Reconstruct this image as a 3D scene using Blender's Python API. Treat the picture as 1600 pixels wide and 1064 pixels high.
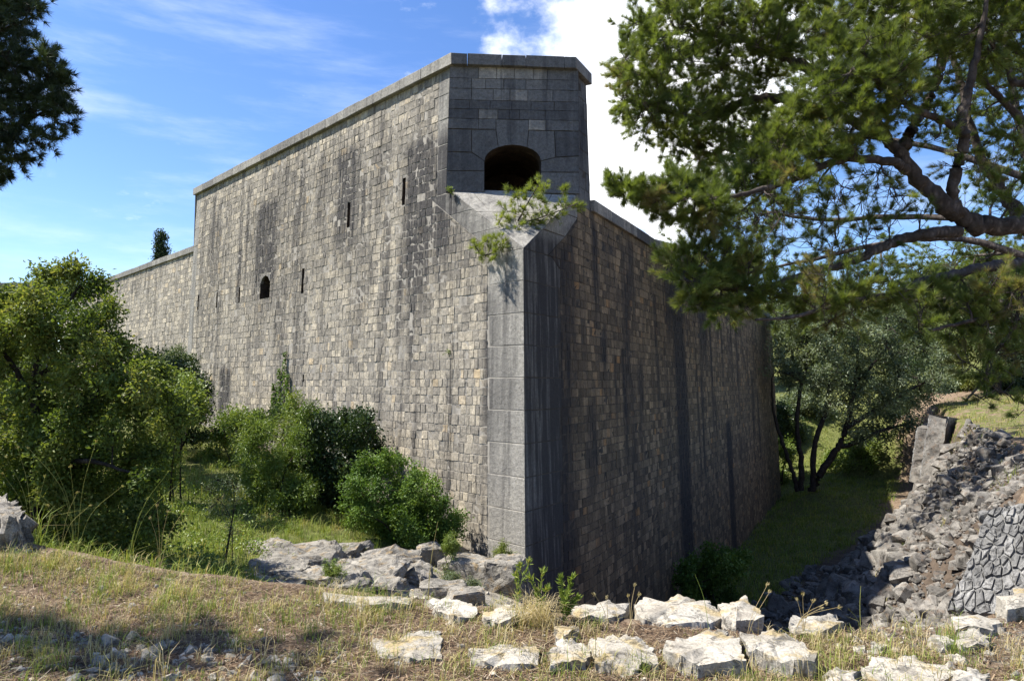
import bpy, bmesh, math, random
import numpy as np
from mathutils import Vector, noise as mnoise, geometry as mgeo

for _o in list(bpy.data.objects):
    bpy.data.objects.remove(_o)
SC = bpy.context.scene
COL = SC.collection
rng = np.random.default_rng(7)
random.seed(7)

# ------------------------------------------------------------------ camera
F_PX = 1067.0
EYE = np.array([0.0, 0.0, 1.65])
PITCH = math.atan(68.0 / F_PX)
cam_d = bpy.data.cameras.new('camera')
cam_d.lens = F_PX / 1600 * 36
cam_d.sensor_width = 36
cam_d.sensor_fit = 'HORIZONTAL'
cam_d.clip_start = 0.05
cam_d.clip_end = 3000
cam = bpy.data.objects.new('camera', cam_d)
cam.location = EYE
cam.rotation_euler = (math.pi / 2 + PITCH, 0, 0)
COL.objects.link(cam)
SC.camera = cam

# ------------------------------------------------------------------ sky, sun, exposure
SUN_EL = math.radians(56)
SUN_H = np.array([-0.999, 0.035]); SUN_H /= np.linalg.norm(SUN_H)
SUN_DIR = np.array([SUN_H[0] * math.cos(SUN_EL), SUN_H[1] * math.cos(SUN_EL), math.sin(SUN_EL)])
world = bpy.data.worlds.new('World')
SC.world = world
world.use_nodes = True
wn, wl = world.node_tree.nodes, world.node_tree.links
wn.clear()


def wnode(t, **kw):
    n = wn.new(t)
    for k, v in kw.items():
        setattr(n, k, v)
    return n


w_out = wnode('ShaderNodeOutputWorld')
w_bg = wnode('ShaderNodeBackground')
w_bg.inputs['Strength'].default_value = 0.08
w_sky = wnode('ShaderNodeTexSky', sky_type='NISHITA', sun_disc=False)
w_sky.sun_elevation = SUN_EL
w_sky.sun_rotation = math.atan2(SUN_H[0], SUN_H[1])
w_sky.air_density = 1.0
w_sky.dust_density = 0.25
w_sky.ozone_density = 3.5
w_hsv = wnode('ShaderNodeHueSaturation')
w_hsv.inputs['Saturation'].default_value = 1.17
w_hsv.inputs['Value'].default_value = 1.22
w_hsv.inputs['Hue'].default_value = 0.509
wl.new(w_sky.outputs['Color'], w_hsv.inputs['Color'])
w_tc = wnode('ShaderNodeTexCoord')


def wmath(op, a, b=None, clamp=False):
    n = wnode('ShaderNodeMath', operation=op, use_clamp=clamp)
    for i, v in enumerate((a, b)):
        if v is None:
            continue
        if isinstance(v, (int, float)):
            n.inputs[i].default_value = v
        else:
            wl.new(v, n.inputs[i])
    return n.outputs[0]


def wnoise(scale_vec, scale, detail, rough, loc=(0, 0, 0), rot=(0, 0, 0)):
    m = wnode('ShaderNodeMapping')
    m.inputs['Scale'].default_value = scale_vec
    m.inputs['Location'].default_value = loc
    m.inputs['Rotation'].default_value = rot
    wl.new(w_tc.outputs['Generated'], m.inputs['Vector'])
    n = wnode('ShaderNodeTexNoise')
    n.inputs['Scale'].default_value = scale
    n.inputs['Detail'].default_value = detail
    n.inputs['Roughness'].default_value = rough
    wl.new(m.outputs[0], n.inputs['Vector'])
    return n.outputs['Fac']


def wblob(d, inner, outer):
    """1 inside a cone of directions round d, falling to 0: where a cloud bank stands in the sky."""
    v = Vector(d).normalized()
    dp = wnode('ShaderNodeVectorMath', operation='DOT_PRODUCT')
    dp.inputs[1].default_value = v
    nn = wnode('ShaderNodeVectorMath', operation='NORMALIZE')
    wl.new(w_tc.outputs['Generated'], nn.inputs[0])
    wl.new(nn.outputs[0], dp.inputs[0])
    mr = wnode('ShaderNodeMapRange', interpolation_type='SMOOTHSTEP')
    mr.inputs['From Min'].default_value = math.cos(outer)
    mr.inputs['From Max'].default_value = math.cos(inner)
    wl.new(dp.outputs['Value'], mr.inputs['Value'])
    return mr.outputs[0]


def wstep(v, lo, hi):
    mr = wnode('ShaderNodeMapRange', interpolation_type='SMOOTHSTEP')
    mr.inputs['From Min'].default_value = lo
    mr.inputs['From Max'].default_value = hi
    wl.new(v, mr.inputs['Value'])
    return mr.outputs[0]


cum_n = wnoise((1, 1, 1.5), 5.5, 9, 0.58, (3.1, 0.4, 1.7))
bank = wmath('MAXIMUM', wblob((0.20, 1, 0.36), 0.08, 0.22), wblob((0.36, 1, 0.52), 0.05, 0.27))
bank = wmath('MAXIMUM', bank, wmath('MULTIPLY', wblob((0.62, 1, 0.75), 0.1, 0.32), 0.8))
bank = wmath('MAXIMUM', bank, wmath('MULTIPLY', wblob((0.09, 1, 0.55), 0.03, 0.2), 0.78))
cum = wstep(wmath('ADD', cum_n, wmath('MULTIPLY', bank, 0.42)), 0.68, 0.90)
puff_n = wnoise((1, 1, 2.0), 9.0, 8, 0.6, (0.3, 5.4, 2.2))
puff = wmath('MULTIPLY', wstep(puff_n, 0.62, 0.78), 0.35)
wisp_n = wnoise((1.0, 1.6, 6.5), 2.6, 9, 0.62, (0.0, 2.0, 0.3), (0.25, 0.35, 0.2))
wisp = wmath('MULTIPLY', wstep(wisp_n, 0.44, 0.80), 0.24)
cl = wmath('MAXIMUM', cum, wmath('MAXIMUM', puff, wisp), True)
w_cc = wnode('ShaderNodeMix', data_type='RGBA')
cl_shade = wnoise((1, 1, 1.8), 4.0, 6, 0.55, (7.0, 1.0, 4.0))
w_cc.inputs[6].default_value = (8.6, 9.2, 10.0, 1)
w_cc.inputs[7].default_value = (10.8, 10.8, 10.8, 1)
wl.new(wstep(cl_shade, 0.35, 0.6), w_cc.inputs[0])
w_mix = wnode('ShaderNodeMix', data_type='RGBA')
wl.new(cl, w_mix.inputs[0])
wl.new(w_hsv.outputs[0], w_mix.inputs[6])
wl.new(w_cc.outputs[2], w_mix.inputs[7])
wl.new(w_mix.outputs[2], w_bg.inputs['Color'])
wl.new(w_bg.outputs[0], w_out.inputs['Surface'])

sun_d = bpy.data.lights.new('sun', 'SUN')
sun_d.energy = 5.0
sun_d.angle = math.radians(0.53)
sun_d.color = (1.0, 0.955, 0.88)
sun = bpy.data.objects.new('sun', sun_d)
sun.rotation_euler = Vector(SUN_DIR).to_track_quat('Z', 'Y').to_euler()
sun.location = (-20, 10, 40)
COL.objects.link(sun)

SC.view_settings.view_transform = 'Standard'
SC.view_settings.look = 'None'
SC.view_settings.exposure = 1.2
SC.view_settings.gamma = 1.0
SC.view_settings.use_curve_mapping = False
SC.cycles.max_bounces = 6
SC.cycles.diffuse_bounces = 3
SC.cycles.transparent_max_bounces = 4
SC.cycles.use_denoising = True

# ------------------------------------------------------------------ helpers
_c, _s = math.cos(PITCH), math.sin(PITCH)


def ray(x, y):
    a, b = (x - 800) / F_PX, (532 - y) / F_PX
    return np.array([a, _c - b * _s, _s + b * _c])


def at(x, y, Y):
    """point seen at photo pixel (x, y) that stands Y metres in front of the viewer"""
    d = ray(x, y)
    return EYE + d * (Y / d[1])


def on_z(x, y, z):
    d = ray(x, y)
    return EYE + d * ((z - EYE[2]) / d[2])


def mesh(name, V, Fs, mat=None, attrs=None, smooth=False):
    V = np.asarray(V, dtype=np.float64).reshape(-1, 3)
    if isinstance(Fs, np.ndarray):
        Fs = [Fs]
    Fs = [np.asarray(f, dtype=np.int64) for f in Fs if len(f)]
    me = bpy.data.meshes.new(name)
    me.vertices.add(len(V))
    me.vertices.foreach_set('co', V.astype(np.float32).ravel())
    loops = np.concatenate([f.ravel() for f in Fs])
    sizes = np.concatenate([np.full(len(f), f.shape[1]) for f in Fs])
    starts = np.concatenate([[0], np.cumsum(sizes)[:-1]])
    me.loops.add(len(loops))
    me.loops.foreach_set('vertex_index', loops.astype(np.int32))
    me.polygons.add(len(sizes))
    me.polygons.foreach_set('loop_start', starts.astype(np.int32))
    me.update(calc_edges=True)
    me.polygons.foreach_set('use_smooth', np.full(len(sizes), bool(smooth)))
    for k, v in (attrs or {}).items():
        a = me.attributes.new(k, 'FLOAT', 'POINT')
        a.data.foreach_set('value', np.asarray(v, dtype=np.float32).ravel())
    if mat:
        me.materials.append(mat)
    return me


def link(name, me, parent=None, loc=(0, 0, 0)):
    o = bpy.data.objects.new(name, me)
    COL.objects.link(o)
    o.location = loc
    if parent is not None:
        o.parent = parent
        w = Vector(loc)
        while parent is not None:
            w = w - parent.location
            parent = parent.parent
        o.location = w
    return o


def put(name, V, Fs, mat, parent=None, origin=None, **kw):
    V = np.asarray(V, dtype=np.float64).reshape(-1, 3)
    if origin is None:
        origin = np.array([(V[:, 0].min() + V[:, 0].max()) / 2, (V[:, 1].min() + V[:, 1].max()) / 2, V[:, 2].min()])
    return link(name, mesh(name, V - origin, Fs, mat, **kw), parent, origin)


def tag(o, label=None, cat=None, group=None, kind=None):
    for k, v in (('label', label), ('category', cat), ('group', group), ('kind', kind)):
        if v:
            o[k] = v
    return o


def empty(name, loc):
    o = bpy.data.objects.new(name, None)
    o.location = loc
    o.empty_display_size = 0.3
    COL.objects.link(o)
    return o


class Soup:
    def __init__(s):
        s.V, s.F, s.n, s.A = [], {}, 0, []

    def add(s, V, F, tone=0.5):
        V = np.asarray(V, float).reshape(-1, 3)
        F = np.asarray(F, int)
        s.V.append(V)
        s.F.setdefault(F.shape[1], []).append(F + s.n)
        s.A.append(np.broadcast_to(np.asarray(tone, float).ravel() if np.ndim(tone) else tone, (len(V),)))
        s.n += len(V)

    def build(s, name, mat, parent=None, origin=None, **kw):
        return put(name, np.concatenate(s.V), [np.concatenate(f) for f in s.F.values()], mat, parent, origin,
                   attrs={'tone': np.concatenate(s.A)}, **kw)


def unit(v):
    v = np.asarray(v, float)
    return v / np.maximum(np.linalg.norm(v, axis=-1, keepdims=True), 1e-9)


# ------------------------------------------------------------------ materials
class NT:
    def __init__(s, name):
        s.m = bpy.data.materials.new(name)
        s.m.use_nodes = True
        s.n, s.l = s.m.node_tree.nodes, s.m.node_tree.links
        s.n.clear()
        s.out = s.n.new('ShaderNodeOutputMaterial')
        s.geo = s.n.new('ShaderNodeNewGeometry')

    def _set(s, sock, v):
        if hasattr(v, 'is_linked') or isinstance(v, bpy.types.NodeSocket):
            s.l.new(v, sock)
        elif v is not None:
            sock.default_value = v

    def math(s, op, a, b=None, clamp=False):
        n = s.n.new('ShaderNodeMath')
        n.operation = op
        n.use_clamp = clamp
        s._set(n.inputs[0], a)
        s._set(n.inputs[1], b)
        return n.outputs[0]

    def attr(s, k):
        n = s.n.new('ShaderNodeAttribute')
        n.attribute_name = k
        return n.outputs['Fac']

    def noise(s, scale, detail=4, rough=0.55, vec=(1, 1, 1), loc=(0, 0, 0), distort=0.0):
        mp = s.n.new('ShaderNodeMapping')
        mp.inputs['Scale'].default_value = vec
        mp.inputs['Location'].default_value = loc
        s.l.new(s.geo.outputs['Position'], mp.inputs['Vector'])
        n = s.n.new('ShaderNodeTexNoise')
        n.inputs['Scale'].default_value = scale
        n.inputs['Detail'].default_value = detail
        n.inputs['Roughness'].default_value = rough
        n.inputs['Distortion'].default_value = distort
        s.l.new(mp.outputs[0], n.inputs['Vector'])
        return n.outputs['Fac']

    def voro(s, scale, vec=(1, 1, 1), feature='F1'):
        mp = s.n.new('ShaderNodeMapping')
        mp.inputs['Scale'].default_value = vec
        s.l.new(s.geo.outputs['Position'], mp.inputs['Vector'])
        n = s.n.new('ShaderNodeTexVoronoi')
        n.feature = feature
        n.inputs['Scale'].default_value = scale
        s.l.new(mp.outputs[0], n.inputs['Vector'])
        return n.outputs['Distance']

    def rng(s, v, a, b, c=0.0, d=1.0, smooth=True):
        n = s.n.new('ShaderNodeMapRange')
        if smooth:
            n.interpolation_type = 'SMOOTHSTEP'
        s._set(n.inputs['Value'], v)
        for k, x in (('From Min', a), ('From Max', b), ('To Min', c), ('To Max', d)):
            n.inputs[k].default_value = x
        return n.outputs[0]

    def ramp(s, v, stops):
        n = s.n.new('ShaderNodeValToRGB')
        e = n.color_ramp.elements
        while len(e) < len(stops):
            e.new(0.5)
        for el, (p, c) in zip(e, stops):
            el.position = p
            el.color = (*c, 1)
        s._set(n.inputs[0], v)
        return n.outputs[0]

    def mix(s, f, a, b, mode='MIX'):
        n = s.n.new('ShaderNodeMix')
        n.data_type = 'RGBA'
        n.blend_type = mode
        s._set(n.inputs[0], f)
        for i, c in ((6, a), (7, b)):
            if isinstance(c, tuple):
                n.inputs[i].default_value = (*c, 1)
            else:
                s.l.new(c, n.inputs[i])
        return n.outputs[2]

    def gain(s, c, f):
        """colour c times scalar socket f"""
        n = s.n.new('ShaderNodeVectorMath')
        n.operation = 'SCALE'
        s.l.new(c, n.inputs[0])
        s._set(n.inputs['Scale'], f)
        return n.outputs[0]

    def bump(s, h, dist, strength=1.0, normal=None):
        n = s.n.new('ShaderNodeBump')
        n.inputs['Strength'].default_value = strength
        n.inputs['Distance'].default_value = dist
        s.l.new(h, n.inputs['Height'])
        if normal is not None:
            s.l.new(normal, n.inputs['Normal'])
        return n.outputs[0]

    def pbr(s, col, rough=0.9, normal=None, spec=0.25, trans=0.0, trans_col=None):
        p = s.n.new('ShaderNodeBsdfPrincipled')
        if isinstance(col, tuple):
            p.inputs['Base Color'].default_value = (*col, 1)
        else:
            s.l.new(col, p.inputs['Base Color'])
        s._set(p.inputs['Roughness'], rough)
        p.inputs['Specular IOR Level'].default_value = spec
        if normal is not None:
            s.l.new(normal, p.inputs['Normal'])
        sh = p.outputs[0]
        if trans:
            t = s.n.new('ShaderNodeBsdfTranslucent')
            s.l.new(trans_col if trans_col is not None else col, t.inputs['Color'])
            mx = s.n.new('ShaderNodeMixShader')
            mx.inputs[0].default_value = trans
            s.l.new(sh, mx.inputs[1])
            s.l.new(t.outputs[0], mx.inputs[2])
            sh = mx.outputs[0]
        s.l.new(sh, s.out.inputs['Surface'])
        return s.m


def wall_stone(name, dark, mid, light, warm, streak=0.6, stain_col=(0.035, 0.033, 0.034)):
    t = NT(name)
    c = t.ramp(t.attr('tone'), [(0.0, dark), (0.40, mid), (0.72, light), (0.93, light), (1.0, warm)])
    blot = t.noise(1.1, 5, 0.6)
    c = t.mix(t.rng(blot, 0.38, 0.66, 0.15, 0.8), c, mid)
    fine = t.noise(13, 9, 0.78)
    c = t.gain(c, t.rng(fine, 0.28, 0.72, 0.5, 1.5, False))
    pit = t.noise(75, 3, 0.6)
    c = t.gain(c, t.rng(pit, 0.33, 0.46, 0.62, 1.0))
    s1 = t.noise(1.5, 7, 0.62, (1.3, 1.3, 0.10))
    s2 = t.noise(7.0, 4, 0.6, (1.2, 1.2, 0.05))
    st = t.math('MULTIPLY', t.rng(s1, 0.47, 0.64), t.rng(s2, 0.34, 0.60, 0.3, 1.0))
    st = t.math('MULTIPLY', st, streak)
    pv = t.math('MULTIPLY', t.attr('stain'), t.rng(s2, 0.30, 0.62, 0.75, 1.55))
    st = t.math('MAXIMUM', st, pv, True)
    c = t.mix(t.math('MULTIPLY', st, 0.92), c, stain_col)
    h = t.math('ADD', t.noise(34, 8, 0.75), t.math('MULTIPLY', t.noise(9, 3, 0.5), 0.9))
    return t.pbr(c, 0.92, t.bump(h, 0.022, 0.85), 0.2)


M = {}
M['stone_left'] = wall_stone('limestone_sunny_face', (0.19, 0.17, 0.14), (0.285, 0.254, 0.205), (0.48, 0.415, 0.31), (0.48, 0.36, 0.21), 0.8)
M['stone_right'] = wall_stone('limestone_ditch_face_shaded', (0.085, 0.067, 0.047), (0.18, 0.134, 0.085), (0.36, 0.26, 0.155), (0.40, 0.215, 0.085), 0.5)  # brown stained stone, with the shade of this side also put into its colour
M['stone_front'] = wall_stone('limestone_blackened', (0.08, 0.078, 0.078), (0.16, 0.155, 0.147), (0.42, 0.38, 0.315), (0.44, 0.38, 0.29), 0.6, (0.022, 0.022, 0.026))
M['quoin'] = wall_stone('limestone_pecked', (0.17, 0.16, 0.142), (0.25, 0.236, 0.208), (0.33, 0.31, 0.268), (0.38, 0.32, 0.23), 0.6)


def _mortar():
    t = NT('lime_mortar')
    c = t.ramp(t.noise(5, 6, 0.65), [(0.25, (0.17, 0.157, 0.135)), (0.5, (0.30, 0.275, 0.235)), (0.75, (0.40, 0.36, 0.30))])
    c = t.gain(c, t.rng(t.noise(1.4, 6, 0.6, (1.3, 1.3, 0.1)), 0.4, 0.7, 1.0, 0.4))
    return t.pbr(c, 0.95, t.bump(t.noise(40, 6, 0.7), 0.01, 0.8), 0.15)


M['mortar'] = _mortar()


def _mortar_dark():  # dark copy of the lime mortar: staining plus shade put into the colour
    t = NT('stained_shaded_mortar')
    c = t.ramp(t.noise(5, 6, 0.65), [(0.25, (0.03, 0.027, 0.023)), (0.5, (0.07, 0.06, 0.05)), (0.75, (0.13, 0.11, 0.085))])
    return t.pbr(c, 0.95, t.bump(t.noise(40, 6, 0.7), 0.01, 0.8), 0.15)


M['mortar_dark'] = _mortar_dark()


def _cavity():  # the dark inside the openings is put into this masonry colour
    t = NT('dark_recess_masonry')
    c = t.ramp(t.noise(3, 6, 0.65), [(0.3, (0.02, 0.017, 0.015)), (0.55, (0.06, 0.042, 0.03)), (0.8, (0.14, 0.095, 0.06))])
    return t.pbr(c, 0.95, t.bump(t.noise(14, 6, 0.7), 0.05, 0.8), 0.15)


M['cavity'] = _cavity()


def rock_mat(name, lo, mid, hi, lichen=None, lichen_amt=0.0, bd=0.03):
    t = NT(name)
    n = t.noise(2.6, 8, 0.62)
    c = t.ramp(n, [(0.30, lo), (0.48, mid), (0.68, hi)])
    c = t.gain(c, t.rng(t.attr('tone'), 0, 1, 0.7, 1.3, False))
    if lichen:
        c = t.mix(t.math('MULTIPLY', t.rng(t.noise(5.5, 6, 0.6, loc=(3, 8, 1)), 0.53, 0.66), lichen_amt), c, lichen)
    c = t.gain(c, t.rng(t.noise(60, 4, 0.7), 0.25, 0.7, 0.6, 1.2))
    crack = t.rng(t.noise(7, 7, 0.75, distort=0.6), 0.40, 0.46, 0.55, 1.0)
    c = t.gain(c, crack)
    h = t.math('ADD', t.noise(11, 9, 0.72), t.math('MULTIPLY', crack, 0.5))
    return t.pbr(c, 0.93, t.bump(h, bd, 0.9), 0.2)


M['kerb'] = rock_mat('pale_weathered_limestone', (0.16, 0.14, 0.115), (0.315, 0.285, 0.232), (0.39, 0.36, 0.305), (0.33, 0.235, 0.08), 0.6, 0.02)
M['rubble'] = rock_mat('rubble_limestone', (0.06, 0.055, 0.049), (0.155, 0.143, 0.126), (0.26, 0.242, 0.212), (0.16, 0.10, 0.06), 0.4)
M['outcrop'] = rock_mat('outcrop_limestone', (0.10, 0.09, 0.078), (0.23, 0.212, 0.18), (0.36, 0.33, 0.28), (0.32, 0.21, 0.08), 0.5, 0.06)
M['drystone'] = rock_mat('dry_wall_limestone', (0.10, 0.098, 0.094), (0.185, 0.181, 0.172), (0.255, 0.248, 0.233))


def _ground():
    t = NT('ground_earth')
    litter = t.ramp(t.noise(8, 9, 0.75), [(0.28, (0.045, 0.03, 0.022)), (0.44, (0.13, 0.09, 0.062)), (0.60, (0.25, 0.19, 0.13)), (0.74, (0.42, 0.37, 0.28))])
    fl = t.noise(95, 5, 0.75, (1, 1, 1))
    litter = t.gain(litter, t.rng(fl, 0.25, 0.75, 0.45, 1.55, False))
    green = t.ramp(t.noise(5, 8, 0.7), [(0.3, (0.05, 0.06, 0.02)), (0.55, (0.12, 0.13, 0.04)), (0.75, (0.21, 0.185, 0.09))])
    green = t.gain(green, t.rng(fl, 0.25, 0.75, 0.55, 1.45, False))
    stony = t.ramp(t.noise(3.5, 9, 0.7), [(0.3, (0.10, 0.085, 0.065)), (0.5, (0.26, 0.235, 0.195)), (0.7, (0.44, 0.41, 0.355))])
    stony = t.gain(stony, t.rng(t.noise(40, 5, 0.7), 0.25, 0.7, 0.55, 1.25, False))
    earth = t.ramp(t.noise(3, 8, 0.7), [(0.3, (0.05, 0.038, 0.029)), (0.6, (0.115, 0.088, 0.066)), (0.8, (0.19, 0.158, 0.125))])
    br = t.math('MULTIPLY', t.math('SUBTRACT', t.noise(2.2, 7, 0.7), 0.5), 1.5)
    def m(k):
        return t.rng(t.math('ADD', t.attr(k), br), 0.38, 0.62)
    c = t.mix(m('earth'), litter, earth)
    c = t.mix(m('green'), c, green)
    c = t.mix(m('stony'), c, stony)
    h = t.math('ADD', t.noise(22, 9, 0.75), t.math('MULTIPLY', t.noise(4, 4, 0.6), 1.5))
    return t.pbr(c, 0.97, t.bump(h, 0.05, 0.9), 0.1)


M['ground'] = _ground()


def leaf_mat(name, stops, rough=0.45, trans=0.28, spec=0.35, gain=1.0):
    t = NT(name)
    c = t.ramp(t.attr('tone'), stops)
    tc = t.mix(1.0, c, (1.25 * gain, 1.2 * gain, 0.55 * gain), 'MULTIPLY')
    return t.pbr(c, rough, None, spec, trans, tc)


M['pine'] = leaf_mat('pine_needles', [(0.0, (0.045, 0.062, 0.018)), (0.45, (0.115, 0.16, 0.038)), (0.85, (0.19, 0.24, 0.055)), (1.0, (0.22, 0.18, 0.095))], 0.5, 0.5)
M['pine_dark'] = leaf_mat('dark_pine_needles', [(0.0, (0.012, 0.022, 0.011)), (0.5, (0.03, 0.05, 0.02)), (1.0, (0.06, 0.085, 0.03))], 0.5, 0.2)
M['pine_bright'] = leaf_mat('young_pine_needles', [(0.0, (0.12, 0.16, 0.025)), (0.6, (0.21, 0.26, 0.05)), (1.0, (0.28, 0.31, 0.08))], 0.5, 0.45)
M['oak'] = leaf_mat('evergreen_oak_leaves', [(0.0, (0.04, 0.065, 0.015)), (0.5, (0.105, 0.15, 0.03)), (0.85, (0.165, 0.205, 0.05)), (1.0, (0.22, 0.23, 0.065))], 0.5, 0.4, 0.2)
M['bush'] = leaf_mat('glossy_shrub_leaves', [(0.0, (0.035, 0.07, 0.014)), (0.5, (0.09, 0.16, 0.028)), (1.0, (0.16, 0.23, 0.045))], 0.5, 0.3, 0.22)
M['bush_light'] = leaf_mat('bright_shrub_leaves', [(0.0, (0.07, 0.115, 0.018)), (0.5, (0.155, 0.22, 0.04)), (1.0, (0.24, 0.28, 0.075))], 0.45, 0.3)
M['bush_dark'] = leaf_mat('dark_shrub_leaves', [(0.0, (0.013, 0.026, 0.009)), (0.5, (0.032, 0.06, 0.017)), (1.0, (0.07, 0.1, 0.028))], 0.4, 0.22)
M['silver'] = leaf_mat('silvery_leaves', [(0.0, (0.055, 0.075, 0.035)), (0.5, (0.135, 0.175, 0.085)), (1.0, (0.29, 0.335, 0.22))], 0.5, 0.35)
M['far_pine'] = leaf_mat('yellow_green_pine_needles', [(0.0, (0.03, 0.048, 0.014)), (0.5, (0.085, 0.115, 0.028)), (1.0, (0.16, 0.18, 0.045))], 0.55, 0.3)  # yellow-green needles of the distant pines
M['grass'] = leaf_mat('grass_blades', [(0.0, (0.10, 0.155, 0.025)), (0.35, (0.22, 0.28, 0.055)), (0.55, (0.32, 0.31, 0.09)), (0.75, (0.42, 0.33, 0.16)), (1.0, (0.54, 0.46, 0.29))], 0.6, 0.3, 0.2)
M['litter'] = leaf_mat('dry_needles_and_twigs', [(0.0, (0.05, 0.032, 0.02)), (0.5, (0.17, 0.11, 0.065)), (0.8, (0.30, 0.22, 0.14)), (1.0, (0.42, 0.36, 0.27))], 0.8, 0.0 + 0.05, 0.1)


def bark(name, lo, hi):
    t = NT(name)
    v = t.voro(14, (1, 1, 0.45))
    c = t.ramp(t.noise(6, 7, 0.7), [(0.3, lo), (0.7, hi)])
    c = t.gain(c, t.rng(v, 0.0, 0.5, 1.15, 0.5))
    return t.pbr(c, 0.95, t.bump(t.math('ADD', v, t.noise(30, 5, 0.7)), 0.03, 0.9), 0.15)


M['bark'] = bark('pine_bark', (0.065, 0.05, 0.042), (0.21, 0.175, 0.15))
M['bark_dark'] = bark('dark_bark', (0.03, 0.024, 0.02), (0.10, 0.08, 0.065))

# ------------------------------------------------------------------ plan of the fortress
C = at(818, 560, 16.0); C[2] = 0
dL = unit(np.array([-1076 / F_PX, 1.0]))           # sunny face, running away to the left
A_ = at(697, 300, 17.99)[:2]
B_ = at(905, 304, 18.25)[:2]
dR1 = unit(B_ - C[:2])                              # first metres of the shaded face
dR2 = unit(np.array([570 / F_PX, 1.0]))             # rest of the shaded face
dCh = unit(B_ - A_)
BAT = 0.03
Z_TOP, Z_COPE = 10.60, 10.29
Z_TIP, Z_LEDGE = 4.86, 6.78
Z_RTOP, Z_RCOPE = 6.9, 6.56
L_LEN, R_LEN = 20.95, 38.6
FLOOR = -9.0


class Face:
    """a battered wall plane: u along d, z up, out along the outward normal"""
    def __init__(s, o, d, n, zref=4.0, bat=BAT):
        s.o, s.d, s.n = np.asarray(o[:2], float), np.asarray(d, float), np.asarray(n, float)
        s.zref, s.bat = zref, bat

    def p(s, u, z, out=0.0):
        u, z, out = np.broadcast_arrays(np.asarray(u, float), np.asarray(z, float), np.asarray(out, float))
        e = out - s.bat * (z - s.zref)
        return np.stack([s.o[0] + u * s.d[0] + e * s.n[0], s.o[1] + u * s.d[1] + e * s.n[1], z], -1)

    def meet(s, other, z, out=0.0):
        """u on this face where it meets the other one at height z"""
        p0, q0 = s.p(0, z, out)[:2], other.p(0, z, out)[:2]
        m = np.array([[s.d[0], -other.d[0]], [s.d[1], -other.d[1]]])
        return np.linalg.solve(m, q0 - p0)[0]


nL = np.array([-dL[1], dL[0]]); nL = nL if nL @ -C[:2] > 0 else -nL
def nrm(d, toward):
    n = np.array([-d[1], d[0]])
    return n if n @ toward > 0 else -n
nL = nrm(dL, np.array([-1, -1]))
fL = Face(C, dL, nL)
fR1 = Face(C, dR1, nrm(dR1, np.array([1, -1])))
fR2 = Face(B_, dR2, nrm(dR2, np.array([1, -1])))
fC = Face(A_, dCh, nrm(dCh, np.array([0, -1])), zref=Z_LEDGE)
cap_ends = {}

ROW = 0.238
GRID = np.array([0, 1, 2, 3, 4])
_q = []
for j in range(4):
    for i in range(4):
        a = j * 5 + i
        _q.append((a, a + 1, a + 6, a + 5))
QUADS = np.array(_q)


def stones_mesh(face, Q, dep, rough=0.006, joint=0.004, edge=0.008, back=-0.02, open_sides=None):
    """Q (N,4,2): BL BR TR TL in (u,z). returns V (N,25,3) and quads (16,4)"""
    Q = np.asarray(Q, float).copy()
    N = len(Q)
    c = Q.mean(1, keepdims=True)
    w = np.abs(Q[:, 1, 0] - Q[:, 0, 0])[:, None]
    h = np.abs(Q[:, 3, 1] - Q[:, 0, 1])[:, None]
    sx = 1 - 2 * joint / np.maximum(w, 0.03)
    sz = 1 - 2 * joint / np.maximum(h, 0.03)
    Q = c + (Q - c) * np.stack([np.broadcast_to(sx, (N, 4)), np.broadcast_to(sz, (N, 4))], -1)
    Q += rng.normal(0, 0.005 if rough > 0.004 else 0.002, Q.shape)
    ex = np.clip(edge / np.maximum(w[:, 0], 0.05), 0.02, 0.25)
    ez = np.clip(edge / np.maximum(h[:, 0], 0.05), 0.02, 0.25)
    s = np.stack([np.zeros(N), ex, np.full(N, 0.5), 1 - ex, np.ones(N)], 1)
    t = np.stack([np.zeros(N), ez, np.full(N, 0.5), 1 - ez, np.ones(N)], 1)
    S = np.broadcast_to(s[:, None, :], (N, 5, 5))
    T = np.broadcast_to(t[:, :, None], (N, 5, 5))
    uv = (Q[:, 0, None, None, :] * ((1 - S) * (1 - T))[..., None] + Q[:, 1, None, None, :] * (S * (1 - T))[..., None]
          + Q[:, 2, None, None, :] * (S * T)[..., None] + Q[:, 3, None, None, :] * ((1 - S) * T)[..., None])
    out = np.broadcast_to(np.asarray(dep, float)[:, None, None], (N, 5, 5)) + rng.normal(0, rough, (N, 5, 5))
    bord = np.zeros((5, 5), bool)
    bord[0] = bord[-1] = True
    bord[:, 0] = bord[:, -1] = True
    if open_sides:                                   # sides that meet another face keep full height
        if 'R' in open_sides:
            bord[1:-1, -1] = False
        if 'L' in open_sides:
            bord[1:-1, 0] = False
    out = np.where(bord[None], back, out)
    if open_sides:
        k = -1 if 'R' in open_sides else 0
        out[:, 1:-1, k] = 0.0
    V = face.p(uv[..., 0], uv[..., 1], out).reshape(N, 25, 3)
    return V, uv.reshape(N, 25, 2)


def rows_of(z0, z1, row=ROW):
    n = max(1, round((z1 - z0) / row))
    zz_ = np.linspace(z0, z1, n + 1)
    zz_[1:-1] += rng.uniform(-.12, .12, n - 1) * (z1 - z0) / n
    return zz_


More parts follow.
